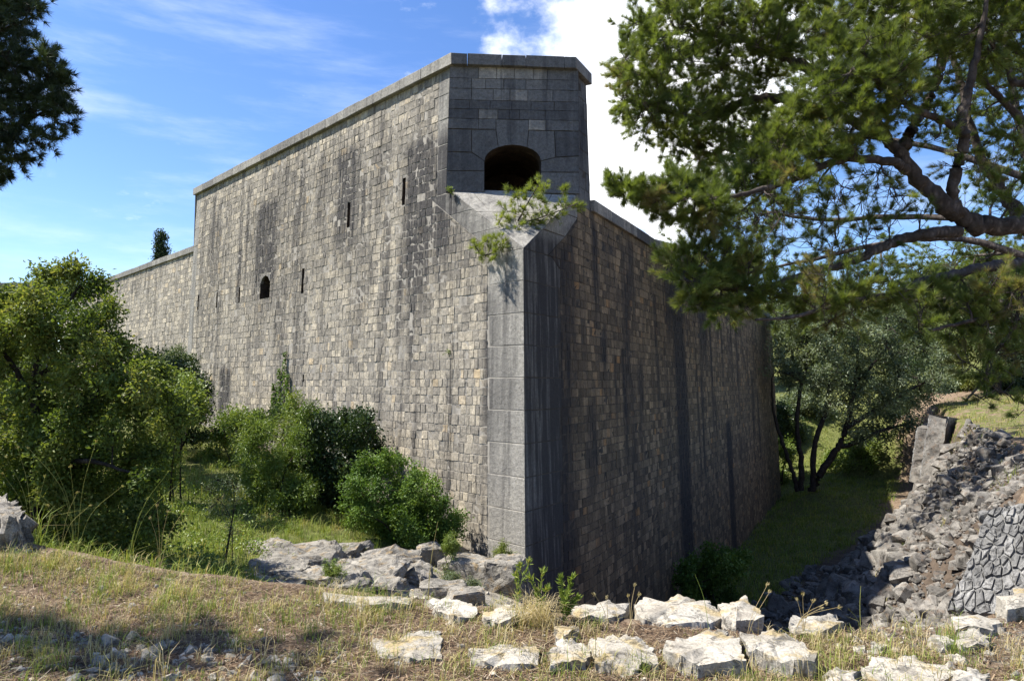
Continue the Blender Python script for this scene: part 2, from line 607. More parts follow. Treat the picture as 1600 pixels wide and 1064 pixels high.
def courses(zs, uL, uR, holes=(), wmin=0.2, wmax=0.48):
    """course by course between the side lines uL(z), uR(z): quads BL BR TR TL"""
    out = []
    for za, zb in zip(zs[:-1], zs[1:]):
        a0, a1, b0, b1 = uL(za), uL(zb), uR(za), uR(zb)
        if max(b0, b1) - min(a0, a1) < 0.05:
            continue
        L = (a0 + a1) / 2
        Rr = (b0 + b1) / 2
        cuts = [(L, Rr)]
        for (h0, h1, hz0, hz1) in holes:
            if hz0 < zb - 0.02 and hz1 > za + 0.02:
                nc = []
                for (p, q) in cuts:
                    if h1 <= p or h0 >= q:
                        nc.append((p, q))
                    else:
                        if h0 - p > 0.04: nc.append((p, h0))
                        if q - h1 > 0.04: nc.append((h1, q))
                cuts = nc
        for (p, q) in cuts:
            us = [p]
            while q - us[-1] > wmax * 1.15:
                us.append(us[-1] + min(rng.uniform(wmin, wmax) * (1.25 if rng.random() < 0.08 else 1), q - us[-1]))
            if q - us[-1] < wmin * 0.6 and len(us) > 1:
                us[-1] = q
            else:
                us.append(q)
            for i in range(len(us) - 1):
                x0, x1 = us[i], us[i + 1]
                lo0 = a0 if (i == 0 and p == L) else x0
                lo1 = a1 if (i == 0 and p == L) else x0
                hi0 = b0 if (i == len(us) - 2 and q == Rr) else x1
                hi1 = b1 if (i == len(us) - 2 and q == Rr) else x1
                out.append([(lo0, za), (hi0, za), (hi1, zb), (lo1, zb)])
    return out


def tones(n, p_light=0.30, p_warm=0.04):
    r = rng.random(n)
    return np.where(r < p_warm, rng.uniform(0.93, 1.0, n), np.where(r < p_warm + p_light, rng.uniform(0.55, 0.9, n), rng.uniform(0.0, 0.5, n)))


def stain_field(uv, streaks):
    """weathering: list of (u, half width, z top, z bottom, strength)"""
    u, z = uv[..., 0], uv[..., 1]
    s = np.zeros(u.shape)
    for (u0, w, zt, zb, k) in streaks:
        a = np.clip(1 - np.abs(u - u0) / w, 0, 1)
        up = np.clip((zt - z) / 0.5, 0, 1)
        dn = np.clip((z - zb) / (0.45 * (zt - zb)), 0, 1)
        s = np.maximum(s, k * np.clip(a * 1.7, 0, 1) * up * dn)
    return s


PICK = []          # candidate single stones: (size in view, builder arguments)


def lay(face, Q, tone, streaks, mat, dep=None, rough=0.0045, part_ok=True):
    Q = np.asarray(Q, float)
    dep = rng.normal(0.004, 0.0045, len(Q)) if dep is None else dep
    V, uv = stones_mesh(face, Q, dep, rough)
    st = stain_field(uv, streaks)
    ctr = V.mean(1)
    d = ctr - EYE
    fwd = np.array([0, _c, _s])
    depth = d @ fwd
    X = d[:, 0] / depth
    Yp = (d @ np.array([0, -_s, _c])) / depth
    px, py = 800 + X * F_PX, 532 - Yp * F_PX
    area = np.abs((Q[:, 1, 0] - Q[:, 0, 0]) * (Q[:, 3, 1] - Q[:, 0, 1]))
    nn = np.array([face.n[0], face.n[1], 0])
    size = area * np.abs((d / np.linalg.norm(d, axis=1, keepdims=True)) @ nn) / depth ** 2
    size = np.where((py < 905) & (px > 0) & (px < 1600) & (depth > 0), size, 0)
    return dict(V=V, tone=np.asarray(tone), stain=st, size=size if part_ok else size * 0, mat=mat, px=px, py=py)


def emit(laid, parent, n_single, stuff_name):
    """the stones that show largest become parts, the others one joined part per face"""
    allsz = np.concatenate([l['size'] for l in laid])
    thr = np.sort(allsz)[-n_single] if 0 < n_single < len(allsz) else (np.inf if n_single == 0 else -1)
    top = parent
    for l in laid:
        parent = l.get('parent', top)
        sel = l['size'] >= thr
        for i in np.nonzero(sel)[0]:
            put('stone', l['V'][i], QUADS, l['mat'], parent, attrs={'tone': np.full(25, l['tone'][i]), 'stain': l['stain'][i]})
        rest = ~sel
        n = int(rest.sum())
        if n:
            V = l['V'][rest].reshape(-1, 3)
            Fq = (QUADS[None] + (np.arange(n) * 25)[:, None, None]).reshape(-1, 4)
            o = put(stuff_name, V, Fq, l['mat'], parent, attrs={'tone': np.repeat(l['tone'][rest], 25), 'stain': l['stain'][rest].ravel()})
            o['kind'] = 'stuff'


def panel(face, us, zs, holes, out=-0.004):
    """mortar bed behind the stones, open at the holes"""
    us, zs = sorted(set(us)), sorted(set(zs))
    V, F = [], []
    for i in range(len(us) - 1):
        for j in range(len(zs) - 1):
            cu, cz = (us[i] + us[i + 1]) / 2, (zs[j] + zs[j + 1]) / 2
            if any(h[0] < cu < h[1] and h[2] < cz < h[3] for h in holes):
                continue
            k = len(V)
            V += [face.p(us[i], zs[j], out), face.p(us[i + 1], zs[j], out), face.p(us[i + 1], zs[j + 1], out), face.p(us[i], zs[j + 1], out)]
            F.append((k, k + 1, k + 2, k + 3))
    return np.array(V), np.array(F)


def polystone(pts3, n3, thick=0.06, edge=0.02, rough=0.006, proud=0.01):
    """a flat stone of any outline: side ring, chamfer ring, face"""
    P = np.asarray(pts3, float)
    # densify the outline a little
    dense = []
    for a, b in zip(P, np.roll(P, -1, 0)):
        k = max(1, int(np.linalg.norm(b - a) / 0.22))
        for t in range(k):
            dense.append(a + (b - a) * t / k)
    P = np.array(dense)
    c = P.mean(0)
    n3 = unit(np.asarray(n3, float))
    r = np.linalg.norm(P - c, axis=1, keepdims=True)
    inn = c + (P - c) * (1 - edge / np.maximum(r, edge * 2))
    out = c + (P - c) * (1 - 0.007 / np.maximum(r, 0.03))
    m = len(P)
    mid = c + (P - c) * 0.5
    V = np.concatenate([out - n3 * thick, inn + n3 * (proud + rng.normal(0, rough, (m, 1))), mid + n3 * (proud + rng.normal(0, rough, (m, 1))), (c + n3 * proud)[None]])
    i = np.arange(m); j = (i + 1) % m
    q = np.concatenate([np.stack([i, j, m + j, m + i], 1), np.stack([m + i, m + j, 2 * m + j, 2 * m + i], 1)])
    t = np.stack([2 * m + i, 2 * m + j, np.full(m, 3 * m)], 1)
    return V, [q, t]


def slab_block(path_in, path_out, z0, z1, j=0.004):
    """coping stone with plan quad (in0,in1,out1,out0) between z0 and z1, edges bevelled"""
    P = np.array([path_out[0], path_out[1], path_in[1], path_in[0]])
    c = P.mean(0)
    P = c + (P - c) * (1 - j / np.maximum(np.linalg.norm(P - c, axis=1, keepdims=True), 0.1))
    e = 0.012
    Pi = c + (P - c) * (1 - e / np.maximum(np.linalg.norm(P - c, axis=1, keepdims=True), 0.1))
    jj = rng.normal(0, 0.006, 2)
    def ring(p, z):
        return np.concatenate([p, np.full((4, 1), z)], 1)
    V = np.concatenate([ring(Pi, z0), ring(P, z0 + e), ring(P, z1 - e + jj[0]), ring(Pi, z1 + jj[0])])
    V += rng.normal(0, 0.003, V.shape)
    F = [(0, 3, 2, 1)]
    for k in range(3):
        for i in range(4):
            F.append((k * 4 + i, k * 4 + (i + 1) % 4, k * 4 + 4 + (i + 1) % 4, k * 4 + 4 + i))
    F.append((12, 13, 14, 15))
    return V, np.array(F)


# ------------------------------------------------------------------ ground as one sheet
def seg(a, b, step=0.8):
    a, b = np.array(a, float), np.array(b, float)
    n = max(1, int(np.linalg.norm((b - a)[:2]) / step))
    return [tuple(a + (b - a) * i / n) for i in range(n + 1)]


def poly(pts, step=0.8):
    r = []
    for a, b in zip(pts[:-1], pts[1:]):
        r += seg(a, b, step)
    return r


CP = []
CP += [(-700, -400, 0), (700, -400, 0), (-700, 900, 8), (700, 900, 12), (0, -400, 0), (0, 900, 10), (-700, 200, 3), (700, 200, 6)]
CP += [(-40, -30, .4), (40, -30, .3), (0, -30, .2), (-40, 5, .4), (-12, 2, .35), (-6, 2, .16), (-3, 2, .03), (0, 2, -.02), (3, 2, 0), (6, 2, .05), (12, 2, .2), (40, 5, .5)]
CP += poly([(-14, 9, .5), (-8, 7.6, .3), (-5, 6.8, .16), (-3.2, 6.3, -.02), (-1.6, 5.9, -.06), (-.3, 5.45, -.06), (.35, 5.15, -.03), (1.1, 4.95, -.02), (1.75, 4.72, -.02), (2.4, 4.8, -.03), (3.1, 5.0, -.06), (4.6, 5.5, -.02), (6.5, 6, .05), (9, 7, .1), (12, 9, .2)], .5)
CP += [(-5, 4, .12), (-3, 4, .02), (-1, 4, 0), (1, 3.6, -.02), (3, 4, 0), (5, 4, .03)]
# hollow on the left, below the bank
CP += poly([(-14, 12.5, -.7), (-8, 9.6, -.65), (-4.5, 8.6, -.85), (-3, 8.3, -1.0), (-1.8, 7.9, -1.15), (-.5, 7.4, -1.5), (.15, 7.0, -1.7)], .6)
CP += poly([(-14, 16, -1.1), (-9, 14, -1.3), (-6.5, 13.6, -1.45), (-3.8, 12.6, -1.6), (-2.0, 12.2, -1.85), (-.6, 11.6, -2.2), (.15, 11.3, -2.4)], .8)
CP += poly([(.12, 15.8, -2.7), (-2, 17.8, -2.1), (-4.3, 20.1, -1.5), (-7.2, 23, -.9), (-14, 29.8, 0.1), (-17, 34, .6), (-30, 47, 1.2)], .8)
CP += [(-13, 20, -.9), (-18, 26, -.3), (-24, 18, -.3), (-30, 30, .6), (-50, 45, 1.5), (-80, 20, 1.5), (-60, 80, 3)]
# edge of the deep ditch between the corner and the near kerb
CP += poly([(.22, 15.9, -2.75), (.25, 11.4, -2.5), (.22, 7.0, -1.8), (.45, 5.4, -.2)], .4)
CP += poly([(.55, 16.2, -6.9), (.6, 11.4, -6.7), (.6, 7.0, -6.3), (.7, 6.2, -6.0), (1.9, 5.6, -5.6), (2.7, 5.9, -4.6), (3.5, 6.6, -3.4), (4.4, 7.8, -2.5)], .5)
CP += poly([(4.4, 7.8, -2.5), (6.6, 9.2, -2.4), (8.9, 10.8, -2.5), (9.15, 12.2, -2.7), (9.3, 13.6, -2.9), (10.0, 15.2, -3.1)], .5)
# floor of the ditch
CP += poly([(2.6, 19.6, -6.9), (7.4, 29, -6.95), (13, 39.5, -7.0), (19.8, 52, -7.1)], 1.5)
CP += poly([(4.2, 12.5, -6.0), (9.8, 23.3, -6.1), (14.4, 30, -6.1), (18.6, 34.2, -6.0), (21.0, 35.7, -5.3), (22.9, 38.5, -5.3), (28.4, 48, -5.2)], 1.2)
CP += [(19.8, 46, -5.6), (24, 52, -5.2)]
# brow of the collapsed slope and the plateau behind it
CP += poly([(9.9, 8.2, .05), (10.4, 11.5, -.35), (10.3, 14.0, -.55), (13.6, 17.6, -.55), (17.2, 23, -.45), (21.2, 31.5, -.35), (23.4, 36.2, -.3), (29.6, 47.9, 0.1), (35, 58, .6)], .7)
CP += [(12, 10, .2), (16, 14, .1), (25, 20, .3), (30, 30, .8), (26, 40, .3), (40, 40, 1.8), (60, 30, 2.5), (60, 70, 6)]
# ditch beyond the olive, then the wooded hill
CP += [(22, 59, -4.9), (31, 58, -4.6), (20, 68, -1.0), (34, 70, 1.0), (10, 75, -4), (0, 75, -1), (15, 90, 2), (40, 90, 4), (30, 110, 7), (70, 110, 12), (20, 140, 9), (70, 160, 16), (0, 140, 6), (-60, 140, 6)]
CP = [(x, y, z) for i, (x, y, z) in enumerate(CP)]
_seen, _cp = set(), []
for p in CP:
    k = (round(p[0], 2), round(p[1], 2))
    if k not in _seen:
        _seen.add(k); _cp.append(p)
_vv, _, _ff, _ov, _, _ = mgeo.delaunay_2d_cdt([Vector((p[0], p[1])) for p in _cp], [], [], 0, 1e-6)
TV = np.array([(v.x, v.y, _cp[o[0]][2] if o else 0) for v, o in zip(_vv, _ov)])
TF = np.array([f for f in _ff if len(f) == 3])


def H0(x, y):
    x = np.atleast_1d(np.asarray(x, float)); y = np.atleast_1d(np.asarray(y, float))
    z = np.zeros(x.shape)
    for t in TF:
        (x0, y0, z0), (x1, y1, z1), (x2, y2, z2) = TV[t]
        m = (x >= min(x0, x1, x2) - 1e-6) & (x <= max(x0, x1, x2) + 1e-6) & (y >= min(y0, y1, y2) - 1e-6) & (y <= max(y0, y1, y2) + 1e-6)
        if not m.any():
            continue
        xx, yy = x[m], y[m]
        den = (y1 - y2) * (x0 - x2) + (x2 - x1) * (y0 - y2)
        if abs(den) < 1e-12:
            continue
        a = ((y1 - y2) * (xx - x2) + (x2 - x1) * (yy - y2)) / den
        b = ((y2 - y0) * (xx - x2) + (x0 - x2) * (yy - y2)) / den
        c = 1 - a - b
        ins = (a > -1e-6) & (b > -1e-6) & (c > -1e-6)
        idx = np.nonzero(m)[0][ins]
        z[idx] = (a * z0 + b * z1 + c * z2)[ins]
    return z


_ph = rng.uniform(0, 6.28, (14, 2))
_kv = [(rng.normal(0, 1, 2)) for _ in range(14)]


def wob(x, y, f):
    s = 0
    for i, k in enumerate(_kv):
        g = f * (1 + 0.35 * i)
        s = s + np.sin(x * k[0] * g + _ph[i, 0]) * np.sin(y * k[1] * g + _ph[i, 1]) / (1 + 0.4 * i)
    return s * 0.35


def Hz(x, y):
    x = np.asarray(x, float); y = np.asarray(y, float)
    shp = x.shape
    x, y = x.ravel(), y.ravel()
    d = np.hypot(x, y)
    amp = np.clip(d / 25, 0.25, 2.0)
    return (H0(x, y) + wob(x, y, 1.1) * 0.05 * amp + wob(x + 9, y - 4, 4.5) * 0.018).reshape(shp)


def spaced(lims):
    r = []
    for a, b, st in lims:
        r += list(np.arange(a, b, st))
    r.append(lims[-1][1])
    return np.array(r)


gx = spaced([(-700, -80, 60), (-80, -30, 4), (-30, -10, .7), (-10, -6, .2), (-6, 6, .075), (6, 12, .14), (12, 32, .4), (32, 80, 3), (80, 700, 60)])
gy = spaced([(-400, -20, 50), (-20, 1, 1.5), (1, 3, .2), (3, 7.5, .06), (7.5, 18, .12), (18, 42, .35), (42, 80, 1.2), (80, 160, 5), (160, 900, 60)])
GX, GY = np.meshgrid(gx, gy)
GZ = Hz(GX, GY)


def inpoly(px, py, P):
    P = np.asarray(P, float)
    r = np.zeros(np.shape(px), bool)
    j = len(P) - 1
    for i in range(len(P)):
        xi, yi, xj, yj = *P[i], *P[j]
        c = ((yi > py) != (yj > py)) & (px < (xj - xi) * (py - yi) / (yj - yi + 1e-12) + xi)
        r ^= c
        j = i
    return r


def soft(P, x, y, w=0.6):
    """1 inside the plan polygon, falling off over about w metres"""
    s = np.zeros(np.shape(x))
    for dx, dy in ((0, 0), (w, 0), (-w, 0), (0, w), (0, -w), (w * .7, w * .7), (-w * .7, w * .7), (w * .7, -w * .7), (-w * .7, -w * .7)):
        s += inpoly(x + dx, y + dy, P)
    return s / 9


LEFT_GREEN = [(-30, 8.5), (-8, 8.2), (-4.4, 7.0), (-3.0, 7.0), (-2.6, 8.4), (-4.2, 10.5), (-4.4, 12.5), (-3.2, 14), (-2.2, 16.5), (-5, 20.5), (-14.5, 30), (-40, 45), (-60, 20)]
ROCKY = [(-3.0, 8.3), (-1.3, 7.6), (.25, 7.0), (.3, 15.8), (-2.0, 17.6), (-2.4, 15.2), (-3.6, 13.6), (-4.4, 12.2), (-4.0, 10.6)]
DITCH_GREEN = [(3.5, 19.5), (6, 20.5), (9.5, 25.5), (13.8, 31), (19.5, 37), (30, 52), (32, 66), (18, 70), (19.5, 51), (7, 27.5)]
DITCH_EARTH = [(.5, 16.5), (.5, 5.5), (4, 9), (9.8, 23.3), (14.4, 30), (20.3, 36), (17, 23), (13.2, 17.6), (9.5, 14), (8, 12), (8.2, 11), (6, 8.8), (20, 31), (22, 36), (13, 40), (3, 20)]
SCREE = [(2.5, 7), (4.2, 12.5), (9.8, 23.3), (14.4, 30), (18.6, 34.2), (21.2, 35.6), (23.2, 36), (21.4, 31.5), (17, 23), (13.2, 17.6), (9.3, 13.8), (8.0, 11.6), (6.0, 9.0), (4.5, 7.4)]
PLATEAU_GREEN = [(17.5, 22.5), (20.8, 31.5), (22.6, 36.5), (29, 48), (45, 60), (60, 40), (30, 24)]
green = np.maximum.reduce([soft(LEFT_GREEN, GX, GY, .5), soft(DITCH_GREEN, GX, GY, .9) * .8, soft(PLATEAU_GREEN, GX, GY, .8) * .55, ((GY > 60) | (GX < -12)) * .8])
stony = np.maximum(soft(ROCKY, GX, GY, .4), soft([(1.6, 4.9), (3.0, 3.9), (6, 3.9), (8, 5.5), (4.5, 5.6)], GX, GY, .3) * .62)
earth = np.maximum(soft(DITCH_EARTH, GX, GY, .5), soft(SCREE, GX, GY, .5))
ny_, nx_ = GX.shape
_i = np.arange(ny_ * nx_).reshape(ny_, nx_)
GF = np.stack([_i[:-1, :-1], _i[:-1, 1:], _i[1:, 1:], _i[1:, :-1]], -1).reshape(-1, 4)
ground = put('ground', np.stack([GX, GY, GZ], -1), GF, M['ground'], origin=np.zeros(3), smooth=True,
             attrs={'green': green.ravel(), 'stony': stony.ravel(), 'earth': earth.ravel()})
tag(ground, kind='structure')

# ------------------------------------------------------------------ the bastion
bastion = empty('fortress_bastion', (C[0], C[1], -2.6))
tag(bastion, 'tall grey limestone fortress bastion with sharp lower corner and arched opening', 'fortress')


def uz(face, x, y):
    """(u, z) of the photo pixel on a wall face"""
    d = ray(x, y)
    n = face.n
    # e(z) = -bat (z - zref);  n.(p - o) = e
    num = -(n @ (EYE[:2] - face.o)) - face.bat * (EYE[2] - face.zref)
    den = n @ d[:2] + face.bat * d[2]
    t = num / den
    p = EYE + d * t
    e = -face.bat * (p[2] - face.zref)
    return float((p[:2] - face.o - e * n) @ face.d), float(p[2])


# openings in the sunny face: pixel rectangle -> (u0,u1,z0,z1); u grows to the left
def hole(x0, x1, y0, y1):
    ua, za = uz(fL, x0, y1)
    ub, zb = uz(fL, x1, y1)
    uc, zc = uz(fL, (x0 + x1) / 2, y0)
    return (min(ua, ub), max(ua, ub), (za + zb) / 2, zc)


SLITS = [hole(628, 632.5, 279, 320), hole(542, 546, 317, 355), hole(470.5, 474, 420, 458), hole(372.6, 374.4, 449, 473),
         hole(337.2, 338.8, 457, 481), hole(308.2, 309.8, 461, 484), hole(726.5, 729.5, 597, 613), hole(473, 475, 585, 596)]
WINDOW = hole(406, 421, 431, 466)
HOLES = SLITS + [WINDOW]

uA = lambda z: fL.meet(fC, z)
uCor = lambda z: fL.meet(fR1, z)


def uLmin(z):                                        # the edge of the sunny face nearest the corner
    if z >= Z_LEDGE: return uA(z)
    if z <= Z_TIP: return uCor(z)
    f = (z - Z_TIP) / (Z_LEDGE - Z_TIP)
    return uCor(z) * (1 - f) + uA(z) * f


# mortar beds: one part for each face, the stones lie on them
ua0 = uA(8.0) + .02


def strip_bed(S, face, ua, ub, zs):
    V, F = [], []
    for z0, z1 in zip(zs[:-1], zs[1:]):
        k = len(V)
        V += [face.p(ua(z0), z0, -.006), face.p(ub(z0), z0, -.006), face.p(ub(z1), z1, -.006), face.p(ua(z1), z1, -.006)]
        F.append((k, k + 1, k + 2, k + 3))
    S.add(np.array(V), np.array(F))


us = [0, L_LEN] + [h[k] for h in HOLES for k in (0, 1)]
zsb = [-3.7, Z_COPE + .1] + [h[k] for h in HOLES for k in (2, 3)]
S = Soup()
bedV, bedF = panel(fL, [ua0] + [u for u in us if u > ua0], zsb, HOLES)
S.add(bedV, bedF)
strip_bed(S, fL, lambda z: uLmin(z) + .03, lambda z: ua0, [-3.7, 0, Z_TIP, Z_LEDGE - .01])
sunny = S.build('sunny_face', M['mortar'], bastion, origin=C)
sunny['label'] = 'sunlit face of small pale and grey limestone blocks'


QL, QR = 1.24, 1.7                                   # quoin lengths on the two faces
Q_Z = list(np.arange(Z_TIP - 0.765 * 11, Z_TIP + 0.01, 0.765))
QSIDE = 0.75
qlen = {}


def uLstart(z):
    """sunny face starts beyond the dressed quoins"""
    if z < Z_TIP:
        return uCor(z) + QL
    if z < Z_LEDGE:
        return uLmin(z) + 0.95
    return uA(z) + 0.62


zL = np.concatenate([rows_of(-3.6, Z_TIP), rows_of(Z_TIP, Z_LEDGE)[1:], rows_of(Z_LEDGE, Z_COPE)[1:]])
qL = courses(zL, uLstart, lambda z: L_LEN - 0.5 - 0.0, HOLES, 0.12, 0.31)


def u_at(x, y):
    return uz(fL, x, y)[0]


ST_L = [(u_at(655, 300), 1.0, 8.9, 2.4, .95), (u_at(690, 330), 0.6, 8.8, 3.6, .95), (u_at(545, 230), 1.1, 9.6, 4.2, .75), (u_at(420, 300), 1.4, 8.9, 3.4, .85),
        (u_at(410, 400), .5, 7.0, 1.5, .5), (u_at(465, 330), .5, 8.6, 3.2, .5), (u_at(765, 600), .35, 4.2, -1.6, .65), (u_at(778, 520), .25, 3.6, 0.5, .5), (u_at(350, 620), .8, 2.6, -.6, .9), (u_at(332, 620), .3, 2.2, -.6, .8),
        (u_at(600, 230), .7, 9.3, 6.0, .5), (u_at(505, 230), .8, 9.4, 5.0, .35), (u_at(330, 420), .5, 9.0, 3.0, .45), (u_at(742, 390), .5, 6.0, 4.2, .4)]
ST_L += [(u, rng.uniform(.08, .35), z, z - rng.uniform(2, 6), rng.uniform(.3, .7)) for u, z in zip(rng.uniform(1.5, 20, 70), 10.2 - 5 * rng.random(70) ** 1.8)]
laid = [lay(fL, qL, tones(len(qL), 0.40, 0.03), ST_L, M['stone_left'])]

# shaded face: first stretch C..B, then the long stretch
u1c = lambda z: fR1.meet(fL, z)
u1e = lambda z: fR1.meet(fR2, z)
u2s = lambda z: fR2.meet(fR1, z)
u2c = lambda z: fR2.meet(fC, z)


def uR1min(z):
    if z <= Z_TIP: return u1c(z)
    f = (z - Z_TIP) / (Z_LEDGE - Z_TIP)
    return u1c(z) * (1 - f) + u1e(z) * f


S = Soup()
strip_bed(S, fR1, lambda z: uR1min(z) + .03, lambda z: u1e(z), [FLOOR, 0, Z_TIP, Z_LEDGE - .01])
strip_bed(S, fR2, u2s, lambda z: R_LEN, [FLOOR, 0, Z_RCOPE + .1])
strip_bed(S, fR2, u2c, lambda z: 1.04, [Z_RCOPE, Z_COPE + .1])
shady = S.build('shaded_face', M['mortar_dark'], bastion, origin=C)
shady['label'] = 'shaded brown face of small blocks above the ditch'


zR = np.concatenate([rows_of(-8.4, Z_TIP), rows_of(Z_TIP, Z_RCOPE)[1:]])
q1 = courses(zR, lambda z: min(u1c(z) + QR if z < Z_TIP else uR1min(z) + 1.1, u1e(z)), u1e, (), 0.13, 0.34)
q2 = courses(zR, u2s, lambda z: R_LEN, (), 0.14, 0.36)
zU = rows_of(Z_RCOPE, Z_COPE, 0.52)
q3 = courses(zU, u2c, lambda z: 1.02, (), 0.45, 0.7)


def ur(x, y):
    return uz(fR2, x, y)[0]


ST_R2 = [(ur(1064, 600), 1.25, 6.0, -12.0, 1.0), (ur(1100, 560), 1.2, 6.4, 1.5, .8), (ur(1050, 470), 1.6, 6.6, 2.5, .9), (ur(1141, 720), .9, 0.0, -12, .95), (ur(985, 420), .5, 6.6, 3.2, .6),
         (ur(930, 420), .35, 6.6, 2.0, .7), (ur(1195, 560), 1.6, 6.6, 0.5, .5)]
ST_R2 += [(u, rng.uniform(.1, .5), z, z - rng.uniform(2, 7), rng.uniform(.3, .75)) for u, z in zip(rng.uniform(0, 30, 60), rng.uniform(1, 6.6, 60))]
ST_R1 = [(.9, 1.7, 5.6, -40, .8), (1.55, .28, 5.2, -7, .95), (1.95, .3, 5.6, -3, .75), (1.2, .2, 5.0, -2, .5), (2.3, .3, 6.2, 1, .6)]
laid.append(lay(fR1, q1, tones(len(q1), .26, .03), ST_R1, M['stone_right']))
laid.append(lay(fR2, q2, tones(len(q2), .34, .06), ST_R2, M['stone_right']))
laid.append(lay(fR2, q3, rng.uniform(.1, .5, len(q3)), [(.5, .6, 9.9, 6.9, .6)], M['stone_front'], part_ok=False))
for l_, p_ in zip(laid, (sunny, shady, shady, shady)):
    l_['parent'] = p_
emit(laid, bastion, 296, 'stone_courses')

# dressed quoins on the sharp corner: each block turns the corner
for i, (z0, z1) in enumerate(zip(Q_Z[:-1], Q_Z[1:])):
    a = QL + (0.05 if i % 2 else -0.03)
    b = QR + (-0.06 if i % 2 else 0.05)
    tone = rng.uniform(.25, .7)
    Vs, Fs, tn, sn = [], [], [], []
    for face, ln, uc, sd, stk in ((fL, a, uCor, 'L', ST_L), (fR1, b, u1c, 'L', ST_R1)):
        if z1 < -3 and face is fL:
            continue
        Qd = [[(uc(z0), z0), (uc(z0) + ln - .012, z0), (uc(z1) + ln - .012, z1), (uc(z1), z1)]]
        V, uv = stones_mesh(face, Qd, [0.002], 0.003, 0.003, 0.010, open_sides='L')
        V = V[0].reshape(5, 5, 3)
        for r in range(5):                           # exact shared arris
            zz = V[r, 0, 2]
            V[r, 0] = fL.p(uCor(zz), zz, 0)
        Fs.append(QUADS + len(Vs) * 25)
        Vs.append(V.reshape(25, 3))
        sn.append(stain_field(uv, stk).ravel())
    put('quoin', np.concatenate(Vs), np.concatenate(Fs), M['quoin'], bastion,
        attrs={'tone': np.full(25 * len(Vs), tone), 'stain': np.concatenate(sn)})

# dressed stones beside the sloping ledge and up the edge of the front
def strip(face, zs, ua, ub, mat, flip=False, name='edge_stone', stk=()):
    for z0, z1 in zip(zs[:-1], zs[1:]):
        Qd = [[(ua(z0), z0), (ub(z0), z0), (ub(z1), z1), (ua(z1), z1)]]
        V, uv = stones_mesh(face, Qd, [0.003], 0.003, 0.003, 0.010)
        put(name, V[0], QUADS, mat, sunny if face is fL else shady, attrs={'tone': np.full(25, rng.uniform(.3, .7)), 'stain': stain_field(uv, stk).ravel()})


zs_led = np.linspace(Z_TIP, Z_LEDGE, 4)
strip(fL, zs_led, uLmin, uLstart_l := (lambda z: uLmin(z) + 0.94), M['quoin'], stk=ST_L)
strip(fR1, zs_led, uR1min, lambda z: min(uR1min(z) + 1.09, u1e(z) + 0.02), M['quoin'], stk=ST_R1)
strip(fL, np.linspace(Z_LEDGE, Z_COPE, 6), uA, lambda z: uA(z) + 0.61, M['quoin'], stk=ST_L)
strip(fL, np.linspace(-1, Z_COPE, 15), lambda z: L_LEN - 0.49, lambda z: L_LEN + 0.0, M['quoin'], stk=ST_L)

# the blackened front with its arch: outlines in photo pixels on that plane
def fc(x, y):
    return np.array(uz(fC, x, y))


XL = lambda y: 703 - 6.2 * (y - 106) / 194
XR = lambda y: 904 + 1.5 * (y - 112) / 190
ARX0, ARX1, SPR, CRN, BOT = 757.0, 845.0, 252.0, 227.0, 300.5


def arch_pt(t):                                      # t 0..1 from the left springing to the right
    a = math.pi * (1 - t)
    return (801 + 44 * math.cos(a), SPR - (SPR - CRN) * math.sin(a))


# bed of the front round the arch, and the vaulted recess behind it
ring_px = [(757, 302)] + [arch_pt(t) for t in np.linspace(0, 1, 13)] + [(845, 302)]
ring = np.array([fC.p(*fc(*p), 0.0) for p in ring_px])
n3 = np.array([*fC.n, 0])
rb_ = ring - n3 * 0.025
big_px = [(XL(302), 302)] + [(XL(110) + (XR(110) - XL(110)) * t, 104) for t in np.linspace(0, 1, 13)] + [(XR(302), 304)]
big_ = np.array([fC.p(*fc(*p), -0.025) for p in big_px])
m = len(ring)
Vb = np.concatenate([rb_, big_])
Fb = np.array([(i, i + 1, m + i + 1, m + i) for i in range(m - 1)])
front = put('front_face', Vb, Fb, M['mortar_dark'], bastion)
front['label'] = 'blackened upright front pierced by the arched opening'
deep = []
for k, (dd, sc_) in enumerate([(0.0, 1.0), (.45, 1.0), (.46, 1.12), (1.2, 1.12), (2.6, 1.0)]):
    c0 = ring.mean(0)
    deep.append(c0 + (ring - c0) * np.array([sc_, sc_, 1 + (sc_ - 1) * .5]) - n3 * dd)
Vd = np.concatenate(deep)
Fd = [(k * m + i, k * m + i + 1, (k + 1) * m + i + 1, (k + 1) * m + i) for k in range(4) for i in range(m - 1)]
Vd = np.concatenate([Vd, deep[-1].mean(0)[None]])
Fd3 = [(4 * m + i, 4 * m + (i + 1) % m, 5 * m) for i in range(m)]
fl = [(0, m - 1, m + m - 1, m), (m, 2 * m - 1, 3 * m - 1, 2 * m), (2 * m, 3 * m - 1, 4 * m - 1, 3 * m), (3 * m, 4 * m - 1, 5 * m - 1, 4 * m)]
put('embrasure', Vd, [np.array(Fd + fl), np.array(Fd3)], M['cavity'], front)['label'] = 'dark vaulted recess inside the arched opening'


def front_poly(pix, tone, stain=0.0, mat='stone_front', name='front_stone'):
    uvp = np.array([fc(*p) for p in pix])
    P3 = fC.p(uvp[:, 0], uvp[:, 1], 0.0)
    V, F = polystone(P3, (*fC.n, 0), 0.05, 0.010, 0.004, 0.004)
    put(name, V, F, M[mat], front, attrs={'tone': np.full(len(V), tone), 'stain': np.full(len(V), stain)})


